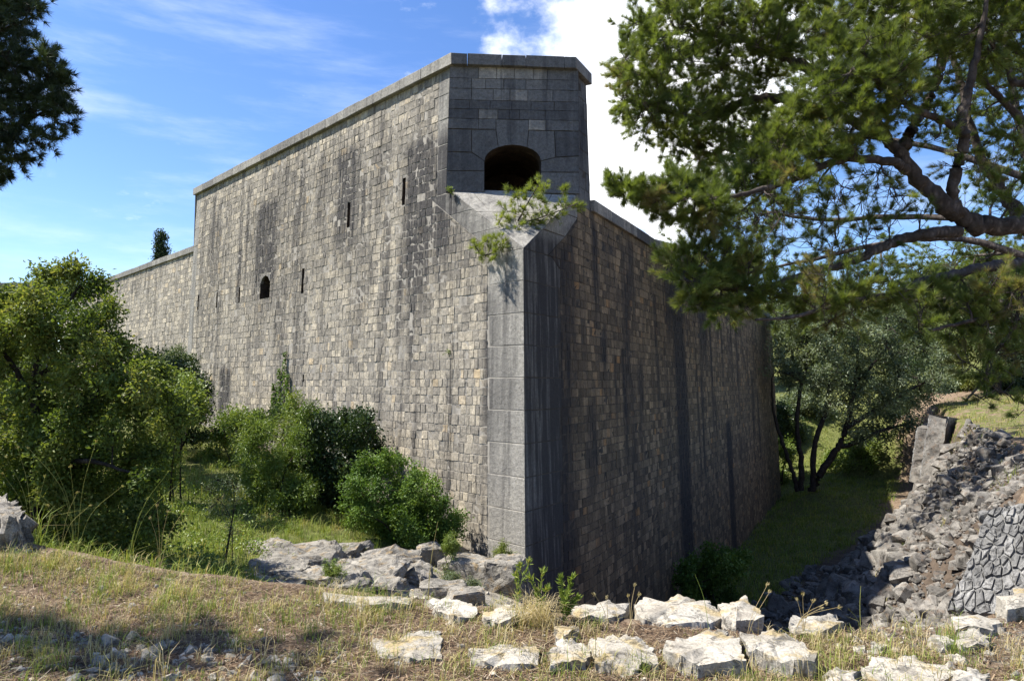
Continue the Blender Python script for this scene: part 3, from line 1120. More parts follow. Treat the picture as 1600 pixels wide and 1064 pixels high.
ylines = [104.0, 124, 140, 158, 172, 187, 203, 236, 267, 301]
front_rows = [
    (0, 1, [None, 748, 776, 804, 834, 855, None], [.3, .7, .85, .75, .8, .25]),
    (1, 2, [None, 737, 759, 787, 822, 855, None], [.25, .5, .45, .4, .5, .2]),
    (2, 3, [None, 737, 771, 797, 825, 864, None], [.2, .45, .5, .6, .45, .25]),
    (3, 4, [None, 734, 766, 800, 830, 866, None], [.15, .2, .25, .2, .3, .2]),
    (4, 5, [None, 748, 778, 796, 812, 852, None], [.1, .8, .05, .1, .3, .15]),
    (5, 6, [None, 748, 775, 826, 853, None], [.1, .2, None, .7, .15]),
]
for (ra, rb, xs, ts) in front_rows:
    for k, tn in enumerate(ts):
        if tn is None:
            continue
        ya, yb = ylines[ra], ylines[rb]
        sl = lambda x, y: y + (x - 800) * 0.02
        x0a, x0b = (XL(ya), XL(yb)) if xs[k] is None else (xs[k], xs[k] - .5)
        x1a, x1b = (XR(ya), XR(yb)) if xs[k + 1] is None else (xs[k + 1], xs[k + 1] - .3)
        front_poly([(x0b, sl(x0b, yb)), (x1b, sl(x1b, yb)), (x1a, sl(x1a, ya)), (x0a, sl(x0a, ya))], tn, 0.35 if ra in (3, 4) else 0.1)
arcL = [arch_pt(t) for t in np.linspace(0, .33, 5)]
arcM = [arch_pt(t) for t in np.linspace(.33, .67, 5)]
arcR = [arch_pt(t) for t in np.linspace(.67, 1, 5)]
front_poly([(775, 187), (826, 188), (826, 204)] + arcM[::-1] + [(775, 203)], .3, .1, name='keystone')
front_poly([(737, 203), (774.6, 203)] + arcL[::-1] + [(737, 238)], .1, .2, name='voussoir')
front_poly([(826.4, 204), (866, 205), (868, 246)] + [(845, 252)] + arcR[::-1][1:], .3, .15, name='voussoir')
front_poly([(XL(203), 202), (736.6, 203), (736.6, 238), (XL(236), 237)], .1, .35)
front_poly([(866.5, 205), (XR(205), 206), (XR(244), 244), (868.5, 246)], .15, .4)
front_poly([(XL(238), 238), (737, 238.5), (757, 252), (757, 267), (XL(267), 267)], .1, .3)
front_poly([(XL(267), 267.5), (757, 267.5), (757, 300), (XL(300), 300)], .1, .2)
front_poly([(845, 252.5), (868, 246.5), (XR(244), 244.5), (XR(269), 269.5), (845, 269)], .25, .2)
front_poly([(845, 269.5), (XR(269), 270), (XR(303), 303), (845, 302)], .35, .1)

# sloping ledge: blocks on the triangle tip-A-B
Tz = fL.p(uCor(Z_TIP), Z_TIP); Az = fL.p(uA(Z_LEDGE), Z_LEDGE); Bz = fR1.p(u1e(Z_LEDGE), Z_LEDGE)
nl = np.cross(Bz - Az, Tz - Az); nl = unit(nl if nl[2] > 0 else -nl)


def led(a, b):
    """a 0..1 from A to B, b 0..1 from the front down to the tip"""
    return (Az + (Bz - Az) * a) * (1 - b) + Tz * b


ledge = put('sloping_ledge', np.array([led(0, 0), led(1, 0), led(.5, 1)]) - nl * .03, np.array([(0, 1, 2)]), M['mortar'], bastion)
ledge['label'] = 'bright sloping ledge below the arch'
for (b0, b1, cuts) in [(-.05, .38, [0, .17, .52, .8, 1]), (.38, .68, [0, .45, 1]), (.68, 1.0, [0, 1])]:
    for c0, c1 in zip(cuts[:-1], cuts[1:]):
        pts = [led(c0, b0), led(c1, b0), led(c1, b1), led(c0, b1)] if b1 < 1 else [led(0, b0), led(1, b0), led(.5, 1)]
        V, F = polystone(pts, nl, 0.06, 0.010, 0.004, 0.006)
        put('ledge_stone', V, F, M['quoin'], ledge, attrs={'tone': np.full(len(V), rng.uniform(.75, .93)), 'stain': np.zeros(len(V))})

S = Soup()
EL = fL.p(L_LEN, 0)[:2]; ER = fR2.p(R_LEN, 0)[:2]
bk = np.array([ER[0] - 16, ER[1] + 6])
def prism(plan, z0, z1, shrink=0.05):
    P = np.array(plan); c = P.mean(0); P = c + (P - c) * (1 - shrink / np.linalg.norm(P - c, axis=1, keepdims=True))
    k = len(P)
    V = np.concatenate([np.c_[P, np.full(k, z0)], np.c_[P, np.full(k, z1)]])
    S.add(V, np.array([(i, (i + 1) % k, k + (i + 1) % k, k + i) for i in range(k)]))
    return V, k
inn = -nL
# lower mass top (terreplein) and the raised left block behind its parapet
lowplan = [fL.p(uA(6), 6, -.4)[:2], fR2.p(.3, 6, -.4)[:2], fR2.p(R_LEN, 6, -.3)[:2], bk, fL.p(L_LEN, 6, -.3)[:2]]
V, k = prism(lowplan, FLOOR, Z_RTOP - .15, .3)
S.add(V[k:], np.array([tuple(range(k))]))
E0, E1 = fL.p(L_LEN, 6, -.05)[:2], fL.p(L_LEN, 6, -.05)[:2] + inn * 9
upplan = [fL.p(uA(9) + .3, 9, -.3)[:2], fC.p(fC.meet(fR2, 9) - .3, 9, -.3)[:2] + np.array([0, .1]), fR2.p(1.0, 9, -.12)[:2], fR2.p(1.0, 9, -.12)[:2] + np.array([-3.5, 6.5]), E1, E0]
k = len(upplan)
Vu = np.concatenate([np.c_[upplan, np.full(k, -1.0)], np.c_[upplan, np.full(k, Z_COPE + .05)]])
Fu = [(i, (i + 1) % k, k + (i + 1) % k, k + i) for i in range(2, k)]
Fu = [f for f in Fu if f[0] != k - 1]
S.add(Vu, np.array(Fu))
S.add(Vu[k:], np.array([tuple(range(k))]))
S.build('masonry_core', M['mortar'], bastion, origin=C)

# pockets of the loopholes and the arched window
for h in HOLES:
    u0, u1, z0, z1 = h
    big = (u1 - u0) > .4
    prof = [(u0, z0), (u1, z0), (u1, z1), (u0, z1)]
    if big:
        zsp = z1 - (u1 - u0) * .35
        prof = [(u0, z0), (u1, z0), (u1, zsp)] + [((u0 + u1) / 2 + (u1 - u0) / 2 * math.cos(a), zsp + (z1 - zsp) * math.sin(a)) for a in np.linspace(.4, math.pi - .4, 5)] + [(u0, zsp)]
    pr = np.array(prof)
    k = len(pr)
    Vh = np.concatenate([fL.p(pr[:, 0], pr[:, 1], .004), fL.p(pr[:, 0], pr[:, 1], -.7), fL.p(pr[:, 0], pr[:, 1], -.7).mean(0)[None]])
    Fh = np.array([(i, (i + 1) % k, k + (i + 1) % k, k + i) for i in range(k)])
    Ft = np.array([(k + i, k + (i + 1) % k, 2 * k) for i in range(k)])
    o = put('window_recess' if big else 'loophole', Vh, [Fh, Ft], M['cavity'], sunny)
    if big:                                          # spandrels that round the top of the rectangular gap
        for sgn in (0, 1):
            uc = u0 if sgn == 0 else u1
            arc = [p for p in prof if (p[0] <= (u0 + u1) / 2 + 1e-6) == (sgn == 0) and p[1] >= zsp - 1e-6]
            arc = sorted(arc, key=lambda p: p[1])
            pl = [(uc, z1)] + ([] if sgn else []) + arc[::-1] if arc[-1][0] != uc else [(uc, z1)] + arc
            pl = [(uc, z1 + .01), ((u0 + u1) / 2, z1 + .01)] + sorted(arc, key=lambda p: abs(p[0] - (u0 + u1) / 2))
            pl = np.array(pl)
            V, F = polystone(fL.p(pl[:, 0], pl[:, 1], 0), (*nL, 0), .1, .008, .003, .01)
            put('spandrel', V, F, M['quoin'], sunny, attrs={'tone': np.full(len(V), .4), 'stain': np.full(len(V), .3)})

# coping stones
def coping(face, u0, u1, zt, step, over, back, z0, mat, e0=None, e1=None, parent=None):
    uu = [u0]
    sg = 1 if u1 > u0 else -1
    while abs(u1 - uu[-1]) > step * 1.4:
        uu.append(uu[-1] + sg * step * rng.uniform(.75, 1.25))
    uu.append(u1)
    for a, b in zip(uu[:-1], uu[1:]):
        po = [face.p(a, zt, over)[:2], face.p(b, zt, over)[:2]]
        pi = [face.p(a, zt, -back)[:2], face.p(b, zt, -back)[:2]]
        if e0 is not None and a == u0: po[0], pi[0] = e0
        if e1 is not None and b == u1: po[1], pi[1] = e1
        V, F = slab_block(pi, po, z0, zt, .01)
        put('coping_stone', V, F, mat, parent or bastion, attrs={'tone': np.full(16, rng.uniform(.1, .95)), 'stain': np.full(16, rng.uniform(0, .3))})


OV = 0.16
zc = Z_TOP
mL = lambda o: fL.p(fL.meet(fC, zc, o), zc, o)[:2]
mC = lambda o: fC.p(fC.meet(fR2, zc, o), zc, o)[:2]
eLC = (mL(OV), mL(-.7))
eCR = (mC(OV), mC(-.7))
coping(fL, fL.meet(fC, zc), L_LEN + .1, zc, 1.15, OV, .7, Z_COPE + .002, M['quoin'], e0=eLC)
fcu = [fC.meet(fL, zc)] + [float(fc(x, 96)[0]) for x in (730, 784, 821, 881)] + [fC.meet(fR2, zc)]
for i, (a, b) in enumerate(zip(fcu[:-1], fcu[1:])):
    po = [fC.p(a, zc, OV)[:2], fC.p(b, zc, OV)[:2]]; pi = [fC.p(a, zc, -.7)[:2], fC.p(b, zc, -.7)[:2]]
    if i == 0: po[0], pi[0] = eLC
    if i == len(fcu) - 2: po[1], pi[1] = eCR
    V, F = slab_block(pi, po, Z_COPE + .002, zc, .008)
    put('coping_stone', V, F, M['stone_front'], bastion, attrs={'tone': np.full(16, rng.uniform(.25, .5)), 'stain': np.full(16, .15)})
coping(fR2, fR2.meet(fC, zc), 1.12, zc, 1.3, OV, .7, Z_COPE + .002, M['stone_front'], e0=eCR)
coping(fR2, 1.06, R_LEN + .1, Z_RTOP, 1.2, .12, .9, Z_RCOPE + .002, M['stone_front'])

# ------------------------------------------------------------------ curtain wall and other masonry of the fort
P0 = at(298, 390, 34.0)[:2]
curtain = empty('curtain_wall', (*(P0 + dL * 8), 0.5))
tag(curtain, 'lower pale stone curtain wall behind the left end of the bastion', 'wall')
fK = Face(P0, dL, nL)
KT = at(298, 385, 34.0)[2]
khole = []
for x in (284, 271, 258, 247, 233):
    u, z = uz(fK, x, 540)
    khole.append((u - .07, u + .07, z - .35, z + .35))
qk = courses(rows_of(-1, KT - .3), lambda z: -3, lambda z: 26, khole, .2, .46)
lk = [lay(fK, qk, tones(len(qk), .45, .04), [(u, .4, KT, KT - rng.uniform(1, 5), rng.uniform(.2, .5)) for u in rng.uniform(0, 24, 14)], M['stone_left'])]
emit(lk, curtain, 0, 'stone_courses')
V, F = panel(fK, [-3, 26], [-1.5, KT - .2], ())
put('wall_bed', V, F, M['mortar'], curtain)
for h in khole:
    Q4 = np.array([(h[0], h[2]), (h[1], h[2]), (h[1], h[3]), (h[0], h[3])])
    Vh = np.concatenate([fK.p(Q4[:, 0], Q4[:, 1], .0), fK.p(Q4[:, 0], Q4[:, 1], -.018)])
    put('loophole', Vh, np.array([(0, 1, 5, 4), (1, 2, 6, 5), (2, 3, 7, 6), (3, 0, 4, 7), (4, 5, 6, 7)]), M['cavity'], curtain)
coping(fK, -3, 26, KT, 1.2, .12, 2.0, KT - .3, M['quoin'], parent=curtain)
bkp = np.array([[*fK.p(-3, KT - .3, -2)[:2], -1], [*fK.p(26, KT - .3, -2)[:2], -1], [*fK.p(26, KT - .3, -2)[:2], KT - .02], [*fK.p(-3, KT - .3, -2)[:2], KT - .02]])
put('back_face', bkp, np.array([(0, 1, 2, 3)]), M['mortar'], curtain)


def block_wall(name, label, p0, p1, z0, z1, thick, mat, tone=.45):
    """a plain distant length of masonry with a coping"""
    d = unit(np.array(p1) - np.array(p0)); n = nrm(d, np.array([0, -1]))
    f = Face(p0, d, n, z1)
    ln = float(np.linalg.norm(np.array(p1) - np.array(p0)))
    e = empty(name, (*((np.array(p0) + np.array(p1)) / 2), z0))
    tag(e, label, 'wall')
    q = courses(rows_of(z0, z1 - .3, .4), lambda z: 0, lambda z: ln, (), .4, .9)
    l = lay(f, q, tones(len(q), .35, .02), [], mat)
    emit([l], e, 0, 'stone_courses')
    a, b = f.p(0, z0, -.02), f.p(ln, z0, -.02)
    V = []
    for o in (-.02, -thick):
        for (u, z) in ((0, z0), (ln, z0), (ln, z1 - .2), (0, z1 - .2)):
            V.append(f.p(u, z, o))
    put('wall_bed', V, np.array([(0, 1, 2, 3), (4, 5, 6, 7), (0, 4, 7, 3), (1, 5, 6, 2), (3, 2, 6, 7)]), M['mortar'], e)
    coping(f, 0, ln, z1, 1.5, .12, thick, z1 - .3, M['quoin'], parent=e)
    return e


pa, pb = at(-420, 447, 58), at(54, 450, 56)
block_wall('distant_wall', 'dark coped wall just visible above the left tree', pa[:2], pb[:2], 0, pa[2], 2.5, M['stone_front'])
pa, pb = at(1022, 374, 60), at(1075, 374, 64)
block_wall('rear_rampart', 'pale stone rampart rising behind the right wall coping', pa[:2], pb[:2], -5, pa[2], 4, M['stone_left'])

# ------------------------------------------------------------------ rocks and rubble
def hull_rock(seed, sx=1, sy=1, sz=.7, n=18, boxy=.55):
    r = np.random.default_rng(seed)
    P = r.uniform(-1, 1, (n, 3))
    P = np.sign(P) * np.abs(P) ** boxy * np.array([sx, sy, sz])
    P *= (1 / np.maximum(1, np.linalg.norm(P / np.array([sx, sy, sz]), axis=1, keepdims=True) / 1.25))
    bm = bmesh.new()
    for p in P:
        bm.verts.new(p)
    bmesh.ops.convex_hull(bm, input=bm.verts)
    loose = [v for v in bm.verts if not v.link_faces]
    bmesh.ops.delete(bm, geom=loose, context='VERTS')
    bmesh.ops.triangulate(bm, faces=bm.faces)
    return bm


def bm_arrays(bm):
    bm.verts.ensure_lookup_table()
    bm.verts.index_update()
    V = np.array([v.co[:] for v in bm.verts])
    F = np.array([[v.index for v in f.verts] for f in bm.faces])
    bm.free()
    return V, F


def rough_rock(bm, cuts, amp, freq, seed, ridges=0.0, top=1.0, side=1.0):
    if cuts:
        bmesh.ops.subdivide_edges(bm, edges=bm.edges, cuts=cuts, use_grid_fill=True)
        bmesh.ops.triangulate(bm, faces=bm.faces)
    bm.normal_update()
    off = Vector((seed * 3.17 % 50, seed * 1.3 % 40, seed * 7.7 % 30))
    for v in bm.verts:
        n = mnoise.fractal(v.co * freq + off, 0.8, 2.2, 5)
        d = amp * n
        if ridges:
            d -= ridges * max(0.0, 0.25 - abs(mnoise.noise(v.co * freq * 1.7 + off))) * 2
        v.co += v.normal * d * (top if v.normal.z > .75 else side)
    return bm


PROTO = [bm_arrays(rough_rock(hull_rock(100 + i, 1, rng.uniform(.65, 1), rng.uniform(.5, .85), 24, .75), 0, 0, 1, i)) for i in range(16)]


def rotm(n):
    a = rng.uniform(0, 2 * math.pi, n)
    tx, ty = rng.normal(0, .35, n), rng.normal(0, .35, n)
    ca, sa = np.cos(a), np.sin(a)
    Rz = np.zeros((n, 3, 3)); Rz[:, 0, 0] = ca; Rz[:, 0, 1] = -sa; Rz[:, 1, 0] = sa; Rz[:, 1, 1] = ca; Rz[:, 2, 2] = 1
    Rx = np.zeros((n, 3, 3)); Rx[:, 0, 0] = 1; Rx[:, 1, 1] = np.cos(tx); Rx[:, 1, 2] = -np.sin(tx); Rx[:, 2, 1] = np.sin(tx); Rx[:, 2, 2] = np.cos(tx)
    Ry = np.zeros((n, 3, 3)); Ry[:, 1, 1] = 1; Ry[:, 0, 0] = np.cos(ty); Ry[:, 0, 2] = np.sin(ty); Ry[:, 2, 0] = -np.sin(ty); Ry[:, 2, 2] = np.cos(ty)
    return Rz @ Rx @ Ry, a, tx, ty


def scatter_rocks(P, size):
    """one soup of many small rocks"""
    S = Soup()
    R, *_ = rotm(len(P))
    for i in range(len(P)):
        V, F = PROTO[rng.integers(len(PROTO))]
        S.add((V * size[i]) @ R[i].T + P[i], F, rng.random())
    return S


def sample_poly(P, n):
    P = np.asarray(P, float)
    lo, hi = P.min(0), P.max(0)
    out = np.zeros((0, 2))
    while len(out) < n:
        q = rng.uniform(lo, hi, (n * 3, 2))
        out = np.concatenate([out, q[inpoly(q[:, 0], q[:, 1], P)]])
    return out[:n]


def pix_of(P):
    d = P - EYE
    dep = d[:, 1] * _c + d[:, 2] * _s
    return 800 + d[:, 0] / dep * F_PX, 532 - (-d[:, 1] * _s + d[:, 2] * _c) / dep * F_PX, dep


# the scree of the fallen counterscarp
n_s = 8000
sp = sample_poly(SCREE, n_s)
more = sample_poly([(.9, 14), (3.2, 13), (9.8, 23.3), (14.4, 30), (13.0, 30.5), (7.5, 24)], 420)
sp = np.concatenate([sp, more])
sz_ = np.exp(rng.normal(math.log(.105), .5, len(sp)))
sz_ = np.clip(sz_ * (1 + np.clip((sp[:, 1] - 18) / 60, 0, .4)), .06, .55)
spz = Hz(sp[:, 0], sp[:, 1])
_k = (rng.random(len(sp)) < np.where((spz > -3.2) & (sp[:, 1] > 15), .28, 1.0)) & (np.hypot(sp[:, 0] - 21.6, sp[:, 1] - 36.0) > 1.9)
sp, spz, sz_ = sp[_k], spz[_k], sz_[_k]
SPP = np.c_[sp, spz + sz_ * .25]
px_, py_, dep_ = pix_of(SPP)
view = (px_ > 900) & (px_ < 1610) & (py_ > 600) & (py_ < 975)
rank = np.where(view, sz_ / dep_, 0)
order = np.argsort(-rank)
RMESH = []
for i, (V, F) in enumerate(PROTO):
    RMESH.append(mesh('rubble_stone', V, F, M['rubble'], {'tone': np.full(len(V), (i * .37) % 1)}))
Rm, ra_, rx_, ry_ = rotm(len(sp))
for k in order[:300]:
    o = link('rubble_stone', RMESH[k % 16], None, SPP[k])
    o.scale = (sz_[k],) * 3
    o.rotation_euler = (rx_[k], ry_[k], ra_[k])
    tag(o, 'grey limestone rubble stone lying loose on the collapsed slope of the ditch', 'rock', 'rubble stones on the collapsed slope')
rest = order[300:]
scree = scatter_rocks(SPP[rest], sz_[rest]).build('rubble_scree', M['rubble'])
tag(scree, 'heap of smaller grey limestone rubble covering the collapsed ditch slope', 'rubble', kind='stuff')

gp = sample_poly(SCREE, 7000)
gp = gp[gp[:, 1] < 33]
gs = np.clip(np.exp(rng.normal(math.log(.04), .4, len(gp))), .02, .09)
grit = scatter_rocks(np.c_[gp, Hz(gp[:, 0], gp[:, 1]) + gs * .3 + rng.random(len(gp)) * .06], gs).build('rubble_grit', M['rubble'])
tag(grit, 'fine stone chips and grit between the larger rubble', 'gravel', kind='stuff')

# dry stone wall on the right
ds_c = [at(1484, 952, 12.4), at(1645, 965, 11.4), None, at(1546, 795, 13.3)]
_n = np.cross(ds_c[1] - ds_c[0], ds_c[3] - ds_c[0])
_r = ray(1645, 778)
ds_c[2] = EYE + _r * ((_n @ (ds_c[0] - EYE)) / (_n @ _r))
dsw = empty('dry_stone_wall', (ds_c[0] + ds_c[1]) / 2)
tag(dsw, 'rough dry stone retaining wall of irregular grey blocks, at the right edge', 'wall')
BLq, BRq, TRq, TLq = ds_c
nds = unit(np.cross(BRq - BLq, TLq - BLq)); nds = nds if nds[0] < 0 else -nds
def dsq(a, b):
    w_ = .10 * math.sin(7 * b + 3 * a)
    return (BLq * (1 - a) + BRq * a) * (1 - b) + (TLq * (1 - a) + TRq * a) * b
def cells(n, jit, asp):
    """irregular polygons that tile the unit square: jittered seeds, bisector clipping"""
    rows = int(round(math.sqrt(n / asp)))
    cols = int(round(n / rows))
    sd = []
    for r in range(rows + 2):
        for k in range(cols + 2):
            sd.append(((k - .5 + (r % 2) * .5 + rng.uniform(-jit, jit)) / cols, (r - .5 + rng.uniform(-jit, jit)) / rows))
    sd = np.array(sd)
    out = []
    for i, s0 in enumerate(sd):
        if not (-.02 < s0[0] < 1.05 and -.02 < s0[1] < 1.02):
            continue
        P = [s0 + np.array(q) for q in ((-.4, -.4), (.4, -.4), (.4, .4), (-.4, .4))]
        for k in np.argsort(((sd - s0) ** 2 * np.array([1, asp ** 2])).sum(1))[1:14]:
            m_, v = (sd[k] + s0) / 2, (sd[k] - s0)
            Q = []
            for a, b in zip(P, P[1:] + P[:1]):
                da, db = (a - m_) @ v, (b - m_) @ v
                if da <= 0:
                    Q.append(a)
                if da * db < 0:
                    Q.append(a + (b - a) * da / (da - db))
            P = Q
            if len(P) < 3:
                break
        if len(P) >= 3:
            out.append(np.array(P))
    return out


for P in cells(92, .43, 1.0):
    cc = P.mean(0)
    P = np.clip(P, [-.03, -.03], [1.06, 1.0])
    P = cc + (P - cc) * rng.uniform(.96, 1.0)
    if (P.max(0) - P.min(0)).min() < .025:
        continue
    V, F = polystone([dsq(*p) for p in P], nds + rng.normal(0, .07, 3), .09, .02, .012, .018 + rng.uniform(-.015, .03))
    put('stone', V, F, M['drystone'], dsw, attrs={'tone': np.full(len(V), rng.random())})
bkd = [p - nds * .012 for p in ds_c] + [p - nds * .012 + np.array([1.2, .2, .05]) for p in ds_c]
put('wall_core', bkd, np.array([(0, 1, 2, 3), (3, 2, 6, 7), (0, 3, 7, 4), (1, 5, 6, 2)]), M['drystone'], dsw, attrs={'tone': np.full(8, .3)})
# stones crowning that wall
tp = np.array([dsq(t, 1.0) for t in np.linspace(.02, 1, 9)]) - nds * .25 + rng.normal(0, .05, (9, 3))
cs = scatter_rocks(tp + np.array([0, 0, .03]), rng.uniform(.10, .17, 9)).build('cap_stones', M['drystone'], dsw)

# standing remnant of the counterscarp wall
def leaning_wall(name, label, b0, b1, t0, t1, thick):
    b0, b1, t0, t1 = map(np.array, (b0, b1, t0, t1))
    e = empty(name, (b0 + b1) / 2)
    tag(e, label, 'wall', 'leaning wall remnants across the ditch')
    n = unit(np.cross(b1 - b0, t0 - b0)); n = n if n[0] < 0 else -n
    nrow = max(4, int(np.linalg.norm(t0 - b0) / .17))
    S = Soup()
    for r in range(nrow):
        f0, f1 = r / nrow, (r + 1) / nrow
        a = 0.0
        ln = np.linalg.norm(b1 - b0)
        while a < 1:
            w = min(rng.uniform(.14, .38) / ln, 1 - a + 1e-6)
            q = lambda s, t: (b0 * (1 - s) + b1 * s) * (1 - t) + (t0 * (1 - s) + t1 * s) * t
            V, F = polystone([q(a, f0), q(a + w, f0), q(a + w, f1), q(a, f1)], n, .1, .02, .012, .01 + rng.uniform(-.015, .03))
            tn = rng.random()
            for Fk in F:
                pass
            o = None
            S.V.append(V); S.A.append(np.full(len(V), tn))
            for Fk in F:
                S.F.setdefault(Fk.shape[1], []).append(Fk + S.n)
            S.n += len(V)
            a += w
    S.build('stone_courses', M['drystone'], e)['kind'] = 'stuff'
    # ragged near end and core
    V = []
    m_ = 9
    for k in range(m_):
        t = k / (m_ - 1)
        p = b0 * (1 - t) + t0 * t - n * .03
        V += [p, p - n * thick + np.array([rng.normal(0, .06), rng.normal(0, .15), 0])]
    F = [(2 * k, 2 * k + 1, 2 * k + 3, 2 * k + 2) for k in range(m_ - 1)]
    k0 = len(V)
    for p in (b0, b1, t1, t0):
        V.append(p - n * .03)
    for p in (b0, b1, t1, t0):
        V.append(p - n * thick)
    F += [(k0, k0 + 1, k0 + 2, k0 + 3), (k0 + 4, k0 + 5, k0 + 6, k0 + 7), (k0 + 3, k0 + 2, k0 + 6, k0 + 7)]
    put('wall_core', V, np.array(F), M['rubble'], e, attrs={'tone': np.full(len(V), .45)})
    return e


leaning_wall('counterscarp_remnant', 'tall leaning slab of pale masonry rising from the rubble, the nearer one', at(1429, 800, 35.5), at(1451, 786, 37.0), at(1452, 648, 36.3), at(1478, 652, 37.8), .8)
leaning_wall('counterscarp_remnant', 'narrow slab of pale masonry behind the leaning slab, the farther one', at(1421, 752, 41.0), at(1437, 752, 45.0), at(1433, 668, 41.6), at(1449, 660, 45.6), .8)

# pale blocks of the near kerb: outline of the top in photo pixels, height of the top, depth of the block
def kerb(pix, zt, th, label, seed, amp=.02, mat='kerb', cuts=5, name='kerb_stone', group='pale kerb stones on the brink', cat='stone', dome=.02):
    r = np.random.default_rng(seed)
    P = np.array([on_z(x, y, zt) for x, y in pix])
    c = P.mean(0)
    dn = []
    for p, q in zip(P, np.roll(P, -1, 0)):
        for t in (0, .36, .7):
            v = p + (q - p) * t
            out_ = unit(v - c)
            dn.append(v + out_ * (r.normal(0, .014) if t else r.normal(0, .006)))
    P = np.array(dn)
    bm = bmesh.new()
    low = c + (P - c) * (1.08 if th < .28 else 1.04)
    top = [bm.verts.new(p + np.array([0, 0, r.normal(0, .012)])) for p in P]
    bot = [bm.verts.new((p[0], p[1], zt - th)) for p in low]
    ctr = bm.verts.new(c + np.array([r.normal(0, .03), r.normal(0, .03), dome]))
    k = len(P)
    for i in range(k):
        bm.faces.new((top[i], top[(i + 1) % k], ctr))
        bm.faces.new((bot[i], bot[(i + 1) % k], top[(i + 1) % k], top[i]))
    bm.faces.new(bot[::-1])
    bmesh.ops.recalc_face_normals(bm, faces=bm.faces)
    bmesh.ops.triangulate(bm, faces=bm.faces)
    rough_rock(bm, cuts, amp, 7.5, seed, amp * .9, .6, 2.6)
    V, F = bm_arrays(bm)
    o = put(name, V, F, M[mat], smooth=True, attrs={'tone': np.full(len(V), r.uniform(.35, .8))})
    o.data.set_sharp_from_angle(angle=math.radians(32))
    return tag(o, label, cat, group)


KERBS = [
    ([(583, 997), (640, 990), (692, 983), (690, 1008), (690, 1026), (640, 1031), (592, 1024)], .012, .1, 'flat pale slab flush with the litter, leftmost of the front kerb'),
    ([(732, 1012), (790, 1004), (838, 1008), (845, 1024), (838, 1036), (775, 1036), (738, 1030)], .025, .12, 'low pale slab between the flat left slab and the kerb blocks'),
    ([(856, 1022), (870, 1004), (905, 1000), (922, 1020), (916, 1034), (862, 1036)], .03, .2, 'small pale kerb block left of the yellow blotched one'),
    ([(919, 1004), (945, 992), (975, 988), (1008, 1000), (1020, 1020), (1024, 1034), (985, 1040), (930, 1034)], .04, .24, 'pale kerb block with yellow lichen and a broken front edge'),
    ([(1035, 1010), (1085, 990), (1136, 981), (1156, 1002), (1164, 1030), (1110, 1033), (1060, 1030)], .065, .32, 'large orange blotched kerb block with a shaded front face'),
    ([(1160, 988), (1206, 979), (1240, 995), (1278, 1024), (1272, 1034), (1220, 1030), (1190, 1020), (1166, 1010)], .08, .34, 'white squared kerb block at the right end of the front row'),
    ([(893, 948), (930, 942), (984, 941), (976, 958), (960, 968), (905, 964)], .0, .3, 'low white stone left of the longest brink stone'),
    ([(990, 947), (1010, 937), (1060, 936), (1110, 938), (1130, 952), (1112, 970), (1050, 974), (1004, 968)], .01, .4, 'longest rounded white stone on the brink of the ditch'),
    ([(1122, 946), (1140, 938), (1164, 934), (1186, 950), (1192, 966), (1150, 972), (1128, 962)], .01, .4, 'short humped white stone right of the longest brink stone'),
    ([(1236, 972), (1262, 963), (1308, 961), (1316, 976), (1290, 988), (1245, 988)], .02, .2, 'pale flat stone on the brink beyond the white squared block'),
    ([(504, 927), (560, 931), (642, 934), (640, 944), (570, 946), (515, 938)], .0, .15, 'long thin white ledge stone in front of the rock outcrop'),
    ([(664, 936), (700, 934), (746, 948), (742, 962), (705, 966), (680, 952)], .0, .2, 'white cracked slab below the big boulders'),
    ([(756, 956), (780, 944), (826, 950), (820, 962), (785, 970), (760, 970)], .03, .2, 'white slab beside the straw tuft on the brink'),
    ([(868, 980), (900, 974), (908, 986), (880, 996), (866, 992)], .03, .12, 'small white slab between the two kerb rows'),
    ([(1340, 1040), (1378, 1026), (1430, 1026), (1480, 1040), (1488, 1056), (1440, 1066), (1360, 1064)], .035, .2, 'long grey flat stone at the bottom right'),
    ([(1282, 1050), (1310, 1042), (1348, 1050), (1340, 1070), (1290, 1070)], .06, .2, 'small grey stone beside the white squared block at the bottom'),
    ([(1484, 1052), (1515, 1046), (1545, 1054), (1536, 1068), (1490, 1068)], .07, .2, 'small grey stone at the bottom right corner'),
    ([(1494, 990), (1528, 984), (1548, 996), (1544, 1008), (1500, 1010)], .025, .12, 'yellowish pale stone on the gravel at right'),
    ([(1486, 962), (1530, 958), (1562, 972), (1550, 982), (1494, 978)], .03, .12, 'broad pale slab below the dry stone wall'),
    ([(1560, 932), (1600, 918), (1640, 930), (1640, 950), (1572, 952)], .05, .3, 'pale rounded boulder at the right edge below the dry stone wall'),
    ([(1450, 1000), (1478, 994), (1496, 1004), (1470, 1014)], .03, .08, 'small pale stone left of the yellowish one'),
    ([(1360, 1006), (1385, 1000), (1395, 1008), (1370, 1016)], .02, .08, 'small white stone in dry grass at right'),
]
for i, (pix, zt, th, lb) in enumerate(KERBS):
    kerb(pix, zt, th, lb, 300 + i, amp=.012 if th > .15 else .007, dome=.04 if th in (.3, .4) else .02)
kerb([(-40, 772), (4, 774), (20, 786), (42, 806), (30, 812), (-40, 816)], .40, .45, 'grey rock on the bank at the left edge', 399, .05, 'outcrop', 3, 'boulder', 'boulders', 'rock')


